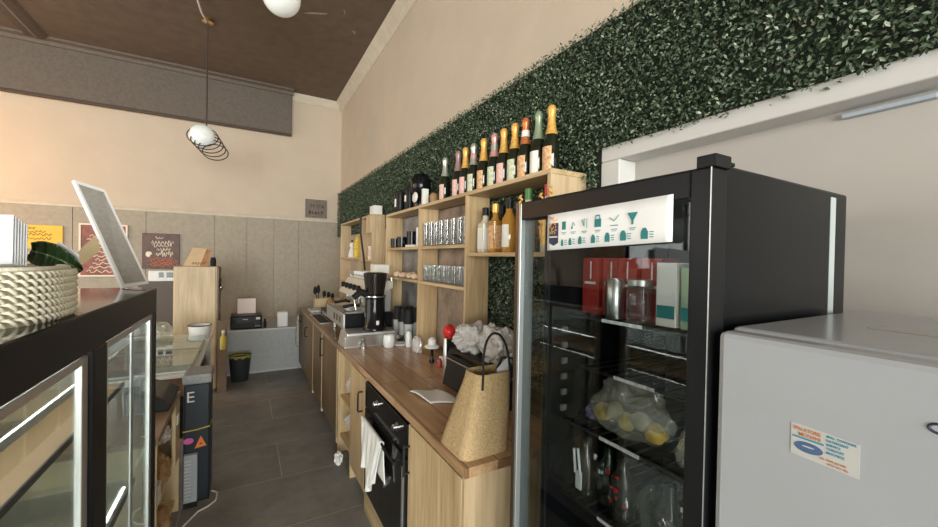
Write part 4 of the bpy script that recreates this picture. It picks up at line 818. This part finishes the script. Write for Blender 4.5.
# stack of menus / napkins in the basket
for i in range(6):
    y0 = 1.285 + .0055 * i; dx = .0026 * i
    q = [(-.80, y0 - .005, ZCs + .10), (-.462 + dx, y0 + .003, ZCs + .128 - .001 * i), (-.466 + dx, y0 + .018, ZCs + .240 - .004 * i), (-.80, y0 + .012, ZCs + .225 - .002 * i)]
    tag(MB().plate(q, .0025).build('paper_sheet', 'paper'), 'white paper sheet %s in the fan of sheets standing in the basket' % ['nearest the camera', 'second from the front', 'third from the front', 'fourth from the front', 'fifth from the front', 'farthest back'][i], 'paper', 'white sheets in the basket')
lf = thing('leaf_ornament', 'dark green ribbed leaf curling out of the crocheted basket', 'leaf', (-.44, 1.42, ZCs + .08))
def leaf(u, v):
    w = .034 * sin(pi * min(1, max(.02, u * .86 + .12))) ** .55
    return (-.478 + .090 * u + .012 * (v - .5), 1.405 + .018 * sin(pi * v) + .004 * sin(u * 34) + .02 * u, ZCs + .158 - .022 * u - .030 * u * u + (v - .5) * 2 * w)
MB().grid(leaf, 30, 10).build('blade', 'leaf', lf, smooth=60, solid=.003)
MB().tube([tuple(Vector(leaf(i / 14, .5)) + Vector((0, -.004, .0))) for i in range(15)], .002, 6).build('midrib', plain('leaf_rib', (.10, .16, .07), .4), lf, smooth=60)
tag(MB().plate([(-.47, 1.44, ZCs + .122), (-.392, 1.44, ZCs + .122), (-.395, 1.45, ZCs + .15), (-.435, 1.45, ZCs + .185)], .002).build('paper_sheet', 'paper'), 'small white paper behind the dark leaf in the basket', 'paper')
# white framed panel leaning on the case
mf = thing('leaning_frame', 'white edged grey display frame leaning back on the end of the case', 'frame', (-.44, 2.25, ZCs))
A_, B_, TR_, TL_ = Vector((-.462, 2.215, ZCs + .004)), Vector((-.385, 2.275, ZCs + .018)), Vector((-.542, 2.29, 1.925)), Vector((-.622, 2.22, 1.947))
ax, up = (B_ - A_), (TL_ - A_)
def fp(u, v): return A_ * (1 - u) * (1 - v) + B_ * u * (1 - v) + TL_ * (1 - u) * v + TR_ * u * v
MB().plate([fp(.08, .03), fp(.92, .03), fp(.92, .97), fp(.08, .97)], .008).build('backing', 'frameback', mf)
def bar(u0, u1, v0, v1, th_): return MB().plate([fp(u0, v0), fp(u1, v0), fp(u1, v1), fp(u0, v1)], th_)
for q in ((0, .10, 0, 1), (.90, 1, 0, 1), (.1, .9, 0, .035), (.1, .9, .965, 1)): bar(*q, .022).build('frame_edge', 'white', mf)
MB().plate([(-.560, 2.24, 1.72), (-.545, 2.25, 1.66), (-.64, 2.22, 1.545), (-.655, 2.21, 1.585)], .006).hexa([(-.66, 2.20, ZCs), (-.635, 2.20, ZCs), (-.635, 2.225, ZCs), (-.66, 2.225, ZCs)], [(-.655, 2.20, 1.56), (-.63, 2.20, 1.56), (-.63, 2.225, 1.56), (-.655, 2.225, 1.56)]).build('strut', 'strut', mf)

# ------------------------------------------------------------------ behind the case: low counter, bin, table, cupboard
lc = thing('low_counter', 'low brown open counter beyond the display case holding the card terminal', 'counter', (-.65, 2.75, 0))
B(-.95, -.355, 2.33, 3.09, .735, .765).build('top', 'top_dark', lc, bevel=.002)
B(-.95, -.36, 2.335, 2.355, 0, .734).build('side_panel', 'birch', lc); B(-.95, -.36, 3.065, 3.085, 0, .734).build('side_panel', 'birch', lc)
B(-.95, -.38, 2.356, 3.064, .34, .36).box(-.95, -.38, 2.356, 3.064, .06, .08).build('shelf', 'birch', lc); B(-.95, -.93, 2.356, 3.064, .081, .734).build('back', 'birch', lc)
B(-.376, -.358, 2.90, 3.064, .361, .734).build('front_panel', 'birch', lc); B(-.3575, -.350, 2.93, 2.99, .60, .66).build('socket', 'whitem', lc, bevel=.003)
tag(MB().lump((-.44, 2.72, .3605), .085, .12, .095, .3, 2.6, 4, 41).build('paper_bag', 'kraft', smooth=25), 'crumpled brown paper bag on the low counter shelf', 'bag')
tag(MB().lump((-.42, 2.97 - .12, .5505), .05, .07, .05, .5, 3, 3, 42).build('plastic_bag', 'plastic', smooth=20), 'crumpled clear plastic on top of the brown paper bag', 'plastic bag')
tag(MB().lump((-.45, 2.70, .0805), .09, .12, .10, .3, 2.6, 4, 43).build('paper_bag', 'kraft', smooth=25), 'brown paper bag on the bottom shelf of the low counter', 'bag')
tag(B(-.42, -.375, 2.5, 2.56, .3605, .46).build('tag_card', 'paper'), 'white price tag card standing on the low counter shelf', 'card')
ps = thing('card_terminal', 'black angled cash terminal on the low brown counter', 'terminal', (-.45, 2.95, .766))
MB().prism([(-.56, .766), (-.37, .766), (-.36, .80), (-.40, .835), (-.56, .90)], 2.72, 3.06).build('body', 'black', ps, bevel=.004)
MB().plate([(-.545, 2.75, .897), (-.41, 2.75, .843), (-.41, 3.03, .843), (-.545, 3.03, .897)], .004).build('keypad', plain('keys', (.05, .04, .03), .4, var=.9, scale=60), ps)
tag(B(-.347 + .0, -.34, 2.60, 2.64, .72, .745).build('clip', 'whitem'), 'small white clip on the edge of the low brown counter', 'clip') if False else None
bn_ = thing('waste_container', 'tall dark navy container with grey lid and a white letter E', 'container', (-.27, 3.22, 0))
B(-.345, -.197, 3.11, 3.34, .012, .79).build('body', 'bin', bn_, bevel=.012); B(-.352, -.190, 3.10, 3.345, .791, .855).build('lid', 'binlid', bn_, bevel=.012)
for i in range(2): B(-.34, -.20, 3.13 + .18 * i, 3.15 + .18 * i, 0, .0115).build('foot', 'blackm', bn_)
lettering('E', .10, 'white', bn_, (-.332, 3.1095, .675), (1, 0, 0), (0, 0, 1), lift=.0003)
MB().prism([(-.282, .365), (-.217, .375), (-.248, .445)], 3.1075, 3.1095, 'y').build('warning_sticker', 'orange', bn_)
MB().prism([(-.258, .388), (-.240, .390), (-.249, .400)], 3.1065, 3.1074, 'y').build('warning_sticker', 'darkink', bn_)
MB().prism([(-.315 + .028 * cos(a), .42 + .020 * sin(a)) for a in np.linspace(0, 2 * pi, 17)[:-1]], 3.1075, 3.1095, 'y').build('round_sticker', 'pink', bn_)
MB().tube([(-.345, 3.108, .485), (-.27, 3.105, .49), (-.20, 3.108, .50), (-.194, 3.2, .505)], .004).build('tie_cord', 'sponge', bn_)
hp = thing('panel_heater', 'grey ribbed plastic vent panel leaning on the navy container', 'panel', (-.28, 3.06, 0))
B(-.335, -.262, 3.062, 3.098, .035, .345).build('body', 'greyplastic', hp, bevel=.004); B(-.335, -.262, 3.064, 3.096, .0, .034).build('foot', 'blackm', hp)
for i in range(12): B(-.330, -.295, 3.0575, 3.0615, .06 + .022 * i, .070 + .022 * i).build('rib', 'alu', hp)
cbp = thing('power_cable', 'white power cable snaking over the floor by the navy container', 'cable', (-.25, 3.0, 0))
MB().tube([(-.19, 3.20, .012), (-.155, 3.17, .006), (-.16, 3.07, .006), (-.20, 3.02, .006), (-.25, 2.99, .006), (-.28, 2.93, .006), (-.31, 2.87, .006), (-.34, 2.80, .006)], .0055, 8).build('cord', 'cable', cbp, smooth=60)
MB().lathe((-.345, 2.78, .001), [(.018, 0), (.02, .01), (.012, .02)], 14).build('plug', 'red', cbp, smooth=50)
wt = thing('work_table', 'white topped work table with trays behind the navy container', 'table', (-.6, 4.2, 0))
B(-.98, -.30, 3.37, 5.02, .775, .80).build('table_top', 'white', wt, bevel=.003)
for x in (-.94, -.34):
    for y in (3.42, 4.96): B(x - .02, x + .02, y - .02, y + .02, 0, .774).build('leg', 'steel', wt)
B(-.96, -.32, 3.44, 4.94, .30, .32).build('lower_shelf', 'steel', wt)
for i, (y0, y1, z) in enumerate([(3.42, 3.95, .8008), (4.0, 4.55, .8008)]):
    t = thing('serving_tray', ['shallow clear lidded tray nearest on the white work table', 'pale shallow tray farther back on the white work table'][i], 'tray', (-.6, (y0 + y1) / 2, z), 'trays on the work table')
    B(-.88, -.33, y0, y1, z, z + .012).build('base', 'whitem', t, bevel=.004); B(-.88, -.33, y0, y0 + .01, z + .0125, z + .05).box(-.88, -.33, y1 - .01, y1, z + .0125, z + .05).box(-.88, -.87, y0 + .01, y1 - .01, z + .0125, z + .05).box(-.34, -.33, y0 + .01, y1 - .01, z + .0125, z + .05).build('rim', 'shelfglass', t)
    B(-.88, -.33, y0, y1, z + .051, z + .056).build('cover', 'shelfglass', t)
tub = thing('white_tub', 'round white tub with dark rim on the work table', 'tub', (-.38, 4.78, .8008))
MB().lathe((-.40, 4.78, .8008), [(.082, 0), (.088, .01), (.098, .13), (.09, .13), (.08, .012), (.001, .012)], 28, cap=False).build('body', 'whitem', tub, smooth=50)
MB().tube([(-.40 + .099 * cos(a), 4.78 + .099 * sin(a), .8008 + .128) for a in np.linspace(0, 2 * pi, 33)[:-1]], .005, 6, True).build('rim', 'blackm', tub, smooth=60)
MB().lathe((-.40, 4.78, .8008), [(.001, .03), (.082, .03)], 24, cap=False).build('contents', 'darkliner', tub)
tag(MB().lump((-.72, 4.78, .8008), .11, .11, .10, .3, 2.2, 3, 51).build('plastic_bag', 'film', smooth=30), 'crumpled grey plastic bag on the work table beside the tub', 'plastic bag')
# items on the lower shelf of the table, seen from the aisle
for i, (y, h, mm) in enumerate([(3.6, .22, 'blackm'), (3.9, .30, 'kraft'), (4.3, .26, 'blackm'), (4.7, .30, 'darkliner')]):
    t = thing('storage_box', ['black box nearest on the lower shelf of the work table', 'brown box on the lower shelf of the work table', 'black box in the middle of the lower shelf', 'dark box farthest on the lower shelf'][i], 'box', (-.5, y, .3208), 'boxes under the work table')
    B(-.75, -.35, y - .12, y + .12, .3208, .32 + h).build('box_body', mm, t, bevel=.004); B(-.3495, -.348, y - .06, y + .05, .36, .42).build('label', 'labelw', t)
cp = thing('tall_cupboard', 'pale oak tall cupboard against the low platform at the left', 'cupboard', (-.5, 5.8, 0))
B(-.72, -.30, 5.55, 6.15, .04, 1.50).build('cabinet_body', 'oak_pale', cp, bevel=.003); B(-.71, -.31, 5.56, 6.14, 0, .039).build('plinth', 'brown', cp)
B(-.705, -.315, 5.535, 5.549, .06, 1.485).build('door', 'oak_pale', cp, bevel=.002)
B(-.2995, -.285, 5.56, 6.14, .05, 1.49).build('side_panel', 'brown', cp)
tag(B(-.284, -.19, 5.50, 5.53, 0, .86).build('wooden_post', plain('post_brown', (.20, .13, .085), .7, var=.15)), 'brown wooden upright board beside the pale cupboard', 'board')
sp = thing('spray_bottle', 'yellow cleaning bottle hanging on the brown upright board', 'bottle', (-.225, 5.48, .55))
MB().lathe((-.225, 5.4655, .52), [(.03, 0), (.034, .01), (.034, .14), (.014, .17), (.014, .19)], 18).build('body', 'sponge', sp, smooth=40); MB().lathe((-.225, 5.4655, .52), [(.018, .191), (.018, .22), (.01, .23)], 14).build('cap', 'labelw', sp, smooth=40)
tag(MB().lump((-.262, 5.75, 1.28), .018, .05, .09, .4, 4, 3, 61, False).build('hanging_keys', 'steel', smooth=30), 'bunch of small metal items hanging on the cupboard side', 'keys')
bk = thing('brochure_stand', 'open beige brochure stand on top of the pale cupboard', 'brochure stand', (-.53, 5.72, 1.5005))
MB().plate([(-.645, 5.66, 1.5045), (-.48, 5.64, 1.5045), (-.42, 5.76, 1.715), (-.56, 5.78, 1.725)], .006).build('page', plain('brochure_beige', (.62, .44, .27), .7, var=.08, scale=10), bk)
MB().plate([(-.478, 5.638, 1.5045), (-.405, 5.70, 1.5045), (-.375, 5.80, 1.695), (-.418, 5.762, 1.715)], .006).build('page', plain('brochure_orange', (.62, .33, .17), .7, var=.3, scale=25), bk)
scb = MB(); scribble(scb, (-.56, 5.655, 1.535), (1, 0, 0), (0, .3, 1), .13, .025, 14, 3, .003); scb.build('print', 'darkink', bk)
tag(MB().lathe((-.355, 5.80, 1.5005), [(.03, 0), (.032, .06), (.026, .10), (.02, .11)], 16).build('black_jar', 'blackm', smooth=40), 'small black jar beside the brochure stand on the cupboard', 'jar')
tag(MB().lathe((-.23, 6.02, 0), [(.001, 0)], 4) and B(-.86, -.74, 5.62, 5.74, 0, 1.60).build('stacked_boxes', 'brownplastic'), 'dark column of stacked boxes left of the pale cupboard', 'boxes') if False else None
# small white machine with black windows beneath the brown poster
t = thing('coffee_sign', 'small white machine with black squares under the brown poster', 'machine', (-.95, 6.5, 1.28)); tag(B(-1.2, -.76, 6.44, 6.8, .6105, 1.28).build('low_cabinet', 'brownplastic'), 'dark brown cabinet left of the pale oak cupboard', 'cabinet')
B(-1.10, -.78, 6.45, 6.75, 1.2808, 1.42).build('body', 'whitem', t, bevel=.01); B(-.99, -.94, 6.445, 6.449, 1.33, 1.40).box(-.91, -.84, 6.445, 6.449, 1.33, 1.40).build('window', 'blackg', t)

# trash can in the aisle end
tc = thing('trash_bin', 'small charcoal waste bin with yellow green liner by the low platform', 'waste bin', (-.06, 5.92, 0))
MB().lathe((-.055, 5.93, 0), [(.095, 0), (.10, .005), (.128, .33), (.12, .33), (.092, .01), (.001, .01)], 28, cap=False).build('body', 'trash', tc, smooth=50)
lr = MB(); n = 36
r0_ = [(-.055 + (.131 + .004 * sin(i * 2.3)) * cos(2 * pi * i / n), 5.93 + (.131 + .004 * sin(i * 2.3)) * sin(2 * pi * i / n), .305 + .012 * sin(i * 1.7)) for i in range(n)]
r1_ = [(-.055 + .134 * cos(2 * pi * i / n), 5.93 + .134 * sin(2 * pi * i / n), .338 + .006 * sin(i * 2.9)) for i in range(n)]
r2_ = [(-.055 + .105 * cos(2 * pi * i / n), 5.93 + .105 * sin(2 * pi * i / n), .30) for i in range(n)]
fs = []
for a in range(2):
    for i in range(n): k = (i + 1) % n; fs.append((a * n + i, a * n + k, (a + 1) * n + k, (a + 1) * n + i))
lr.add(r0_ + r1_ + r2_, fs).build('liner', 'bagyellow', tc, smooth=50)
# printer on the platform
pr = thing('printer', 'black inkjet printer with raised paper on the low platform', 'printer', (.02, 6.42, .6105))
B(-.18, .205, 6.24, 6.58, .618, .80).build('body', 'black', pr, bevel=.012); B(-.16, .185, 6.26, 6.56, .6105, .6175).build('foot', 'blackm', pr)
B(-.17, .10, 6.232, 6.239, .70, .79).build('front_panel', 'blackg', pr, bevel=.003); B(.115, .19, 6.23, 6.239, .63, .785).build('ink_window', 'blackg', pr, bevel=.003)
for i in range(4): B(.122 + .016 * i, .134 + .016 * i, 6.2275, 6.2295, .645, .66).build('ink_level', ['white', 'blueink', 'pink', 'sponge'][i], pr)
B(-.03, .03, 6.2295, 6.2315, .745, .757).build('logo', 'labelw', pr); B(.13, .18, 6.2275, 6.2295, .745, .775).build('label', 'labelw', pr)
MB().plate([(-.10, 6.52, .801), (.13, 6.52, .801), (.13, 6.57, 1.01), (-.10, 6.57, 1.01)], .004).build('paper', plain('paper_pinkish', (.80, .70, .66), .8), pr)
tag(MB().lathe((.245, 6.30, .6105), [(.02, 0), (.022, .08), (.012, .10), (.012, .13)], 14).build('ink_bottle', 'blackm', smooth=40), 'small dark ink bottle right of the printer', 'bottle')
tag(B(.40, .545, 6.25, 6.37, .6105, .83).build('napkin_box', 'white', bevel=.02), 'white rounded dispenser on the low platform beside the printer', 'dispenser')

# ------------------------------------------------------------------ wall signs
def sign(name, label, cat, x0, x1, z0, z1, mat, frame=None):
    t = thing(name, label, cat, ((x0 + x1) / 2, YB - .03, z0))
    B(x0, x1, YB - .046, YB - .0262, z0, z1).build('board', mat, t, bevel=.002)
    if frame: B(x0 - .02, x0, YB - .055, YB - .0262, z0 - .02, z1 + .02).box(x1, x1 + .02, YB - .055, YB - .0262, z0 - .02, z1 + .02).box(x0, x1, YB - .055, YB - .0262, z0 - .02, z0).box(x0, x1, YB - .055, YB - .0262, z1, z1 + .02).build('frame', frame, t)
    return t
ux, uz = (1, 0, 0), (0, 0, 1); yy = YB - .0475
bp = sign('poster', 'square dark brown poster with cream handwriting on the grey wall', 'poster', -1.31, -.87, 1.42, 1.94, 'poster')
s1 = MB()
for k, (x, z, w, h, nn) in enumerate([(-1.16, 1.87, .10, .03, 8), (-1.20, 1.80, .26, .05, 22), (-1.19, 1.755, .22, .035, 16), (-1.14, 1.70, .16, .04, 14), (-1.15, 1.635, .20, .07, 22)]): scribble(s1, (x, yy, z), ux, uz, w, h, nn, k, .0048)
s1.lump((-1.235, yy, 1.635), .035, .004, .04, .5, 3, 2, 5, False); s1.build('lettering', 'creamink', bp)
s2 = MB()
for k in range(7): scribble(s2, (-1.25 + .04 * (k % 3), yy, 1.46 + .018 * k), ux, uz, .28, .04, 9, 20 + k, .006)
s2.build('print', 'redink', bp)
fp_ = sign('framed_print', 'red brown framed print behind the leaning white frame', 'framed picture', -1.96, -1.49, 1.33, 2.02, 'posterpic', 'creamink')
s3 = MB()
for k in range(10): scribble(s3, (-1.90 + .03 * (k % 4), yy, 1.38 + .055 * k), ux, uz, .26, .03, 10, 40 + k, .006)
s3.build('print', 'creamink', fp_)
ys = sign('yellow_sign', 'yellow wall sign with dark handwriting at the far left', 'sign', -2.62, -2.14, 1.68, 1.99, 'yellow')
s4 = MB()
for k, (z, w) in enumerate([(1.945, .14), (1.90, .22), (1.865, .26), (1.81, .24)]): scribble(s4, (-2.54 + .02 * k, yy, z), ux, uz, w, .03, 18, 60 + k, .0035)
s4.build('lettering', 'darkink', ys)
pq = thing('wall_plaque', 'small square brown plaque high on the back wall near the corner', 'plaque', (1.06, YB - .01, 2.32))
B(.88, 1.235, YB - .02, YB - .001, 2.32, 2.64).build('board', 'plaque', pq, bevel=.003)
pl = MB(); r_ = random.Random(5)
for z, xs2 in ((2.50, [.97, 1.01, 1.07, 1.11, 1.15]), (2.385, [.94, .99, 1.04, 1.09, 1.14])):
    for x in xs2: pl.box(x, x + .012, YB - .0215, YB - .0202, z, z + .055).box(x, x + .032, YB - .0215, YB - .0202, z + r_.choice([0, .022, .043]), z + r_.choice([.012, .034, .055]))
pl.build('lettering', 'darkink', pq)

# ------------------------------------------------------------------ lamps
pl1 = thing('pendant_lamp', 'opal globe pendant with stacked wire rings near the back wall', 'pendant lamp', (-.45, 5.55, 3.0))
LX, LY, LZ = -.46, 5.55, 3.03
MB().ball((LX, LY, LZ), .135, 28, 16).build('globe', 'opal', pl1, smooth=60)
MB().tube([(LX + .04, LY, LZ + .135), (LX + .04, LY, ZC - .03)], .008, 8).build('cord', 'cord', pl1)
MB().lathe((LX + .04, LY, ZC - .045), [(.012, 0), (.06, .012), (.06, .044)], 20).build('ceiling_hook', 'brass', pl1, smooth=40)
for i in range(5):
    c = Vector((LX + .01 + .032 * i, LY - .01 * i, LZ - .018 - .044 * i)); rr = .150 - .006 * i
    MB().tube([(c.x + rr * cos(a), c.y + .10 * sin(a) * .6 - .08, c.z + rr * .82 * sin(a) ) for a in np.linspace(0, 2 * pi, 41)[:-1]], .006, 6, True).build('wire_ring', 'cord', pl1, smooth=60)
MB().tube([(LX + .03, LY, ZC - .03), (LX + .0, LY - .25, ZC - .06), (LX - .02, LY - .5, ZC - .05), (LX - .03, LY - .75, ZC - .004)], .010, 8).build('loose_cable', 'cable', pl1, smooth=60)
cl = thing('ceiling_lamp', 'brass ceiling lamp with large opal globes at the top edge', 'ceiling lamp', (.15, 4.0, 4.0))
MB().ball((.255, 4.0, 4.02), .165, 32, 18).build('globe', 'opal', cl, smooth=60)
MB().ball((-.10, 4.0, 4.14), .15, 32, 18).build('globe', 'opal', cl, smooth=60)
MB().tube([(.255, 4.0, 4.18), (.255, 4.0, ZC - .001)], .012).tube([(-.10, 4.0, 4.31), (-.10, 4.0, ZC - .001)], .012).build('stem', 'brass', cl, smooth=60)
MB().tube([(.10 + .075 * cos(a), 3.97, 4.065 + .075 * sin(a)) for a in np.linspace(0, 2 * pi, 33)[:-1]], .008, 8, True).build('ring', 'brass', cl, smooth=60)
MB().tube([(.10, 3.97, 4.14), (.10, 3.97, ZC - .001)], .008).build('stem', 'brass', cl)
# warm pendant over the customer area, left of the frame
wl = thing('pendant_lamp', 'warm glowing bulb pendant over the customer area at the left', 'pendant lamp', (-3.6, 6.0, 2.75))
MB().ball((-3.6, 6.0, 2.75), .10, 20, 12).build('bulb', 'bulb', wl, smooth=60); MB().tube([(-3.6, 6.0, 2.85), (-3.6, 6.0, ZC)], .008).build('cord', 'cord', wl)

# ------------------------------------------------------------------ light
def area(name, loc, rot, sx, sy, power, col):
    l = bpy.data.lights.new(name, 'AREA'); l.shape = 'RECTANGLE'; l.size = sx; l.size_y = sy; l.energy = power; l.color = col
    o = bpy.data.objects.new(name, l); COL.objects.link(o); o.location = loc; o.rotation_euler = rot; return o
area('daylight_rear', (-2.5, RY0 - .2, 1.95), (radians(90), 0, 0), 7.0, 3.3, 1500, (1.0, .985, .95))
area('daylight_left', (LX0 - .2, 3.4, 2.05), (radians(90), 0, radians(-90)), 5.8, 3.1, 200, (1.0, .985, .95))
pl_ = bpy.data.lights.new('warm_lamp', 'POINT'); pl_.energy = 80; pl_.color = (1.0, .46, .12); pl_.shadow_soft_size = .12
po = bpy.data.objects.new('warm_lamp', pl_); COL.objects.link(po); po.location = (-3.6, 5.98, 2.58)
w = bpy.data.worlds.new('World'); SC.world = w; w.use_nodes = True
w.node_tree.nodes['Background'].inputs[0].default_value = (.85, .92, 1.0, 1); w.node_tree.nodes['Background'].inputs[1].default_value = 1.0

# ------------------------------------------------------------------ camera
yaw, pitch, roll = radians(29.76), radians(-.66), radians(1.08)
f = Vector((sin(yaw) * cos(pitch), cos(yaw) * cos(pitch), sin(pitch))); r0 = Vector((cos(yaw), -sin(yaw), 0)); u0 = r0.cross(f)
r = r0 * cos(roll) + u0 * sin(roll); u = u0 * cos(roll) - r0 * sin(roll)
cd = bpy.data.cameras.new('Camera'); cam = bpy.data.objects.new('Camera', cd); COL.objects.link(cam)
mw = Matrix.Identity(4)
for i in range(3): mw[i][0] = r[i]; mw[i][1] = u[i]; mw[i][2] = -f[i]
mw[0][3], mw[1][3], mw[2][3] = 0, 0, 1.65
cam.matrix_world = mw; cd.sensor_width = 36; cd.lens = 390 / 938 * 36; cd.clip_start = .02
SC.camera = cam
vs = SC.view_settings; vs.view_transform = 'Standard'; vs.look = 'None'; vs.exposure = 0.1; vs.gamma = 1.0; vs.use_curve_mapping = False
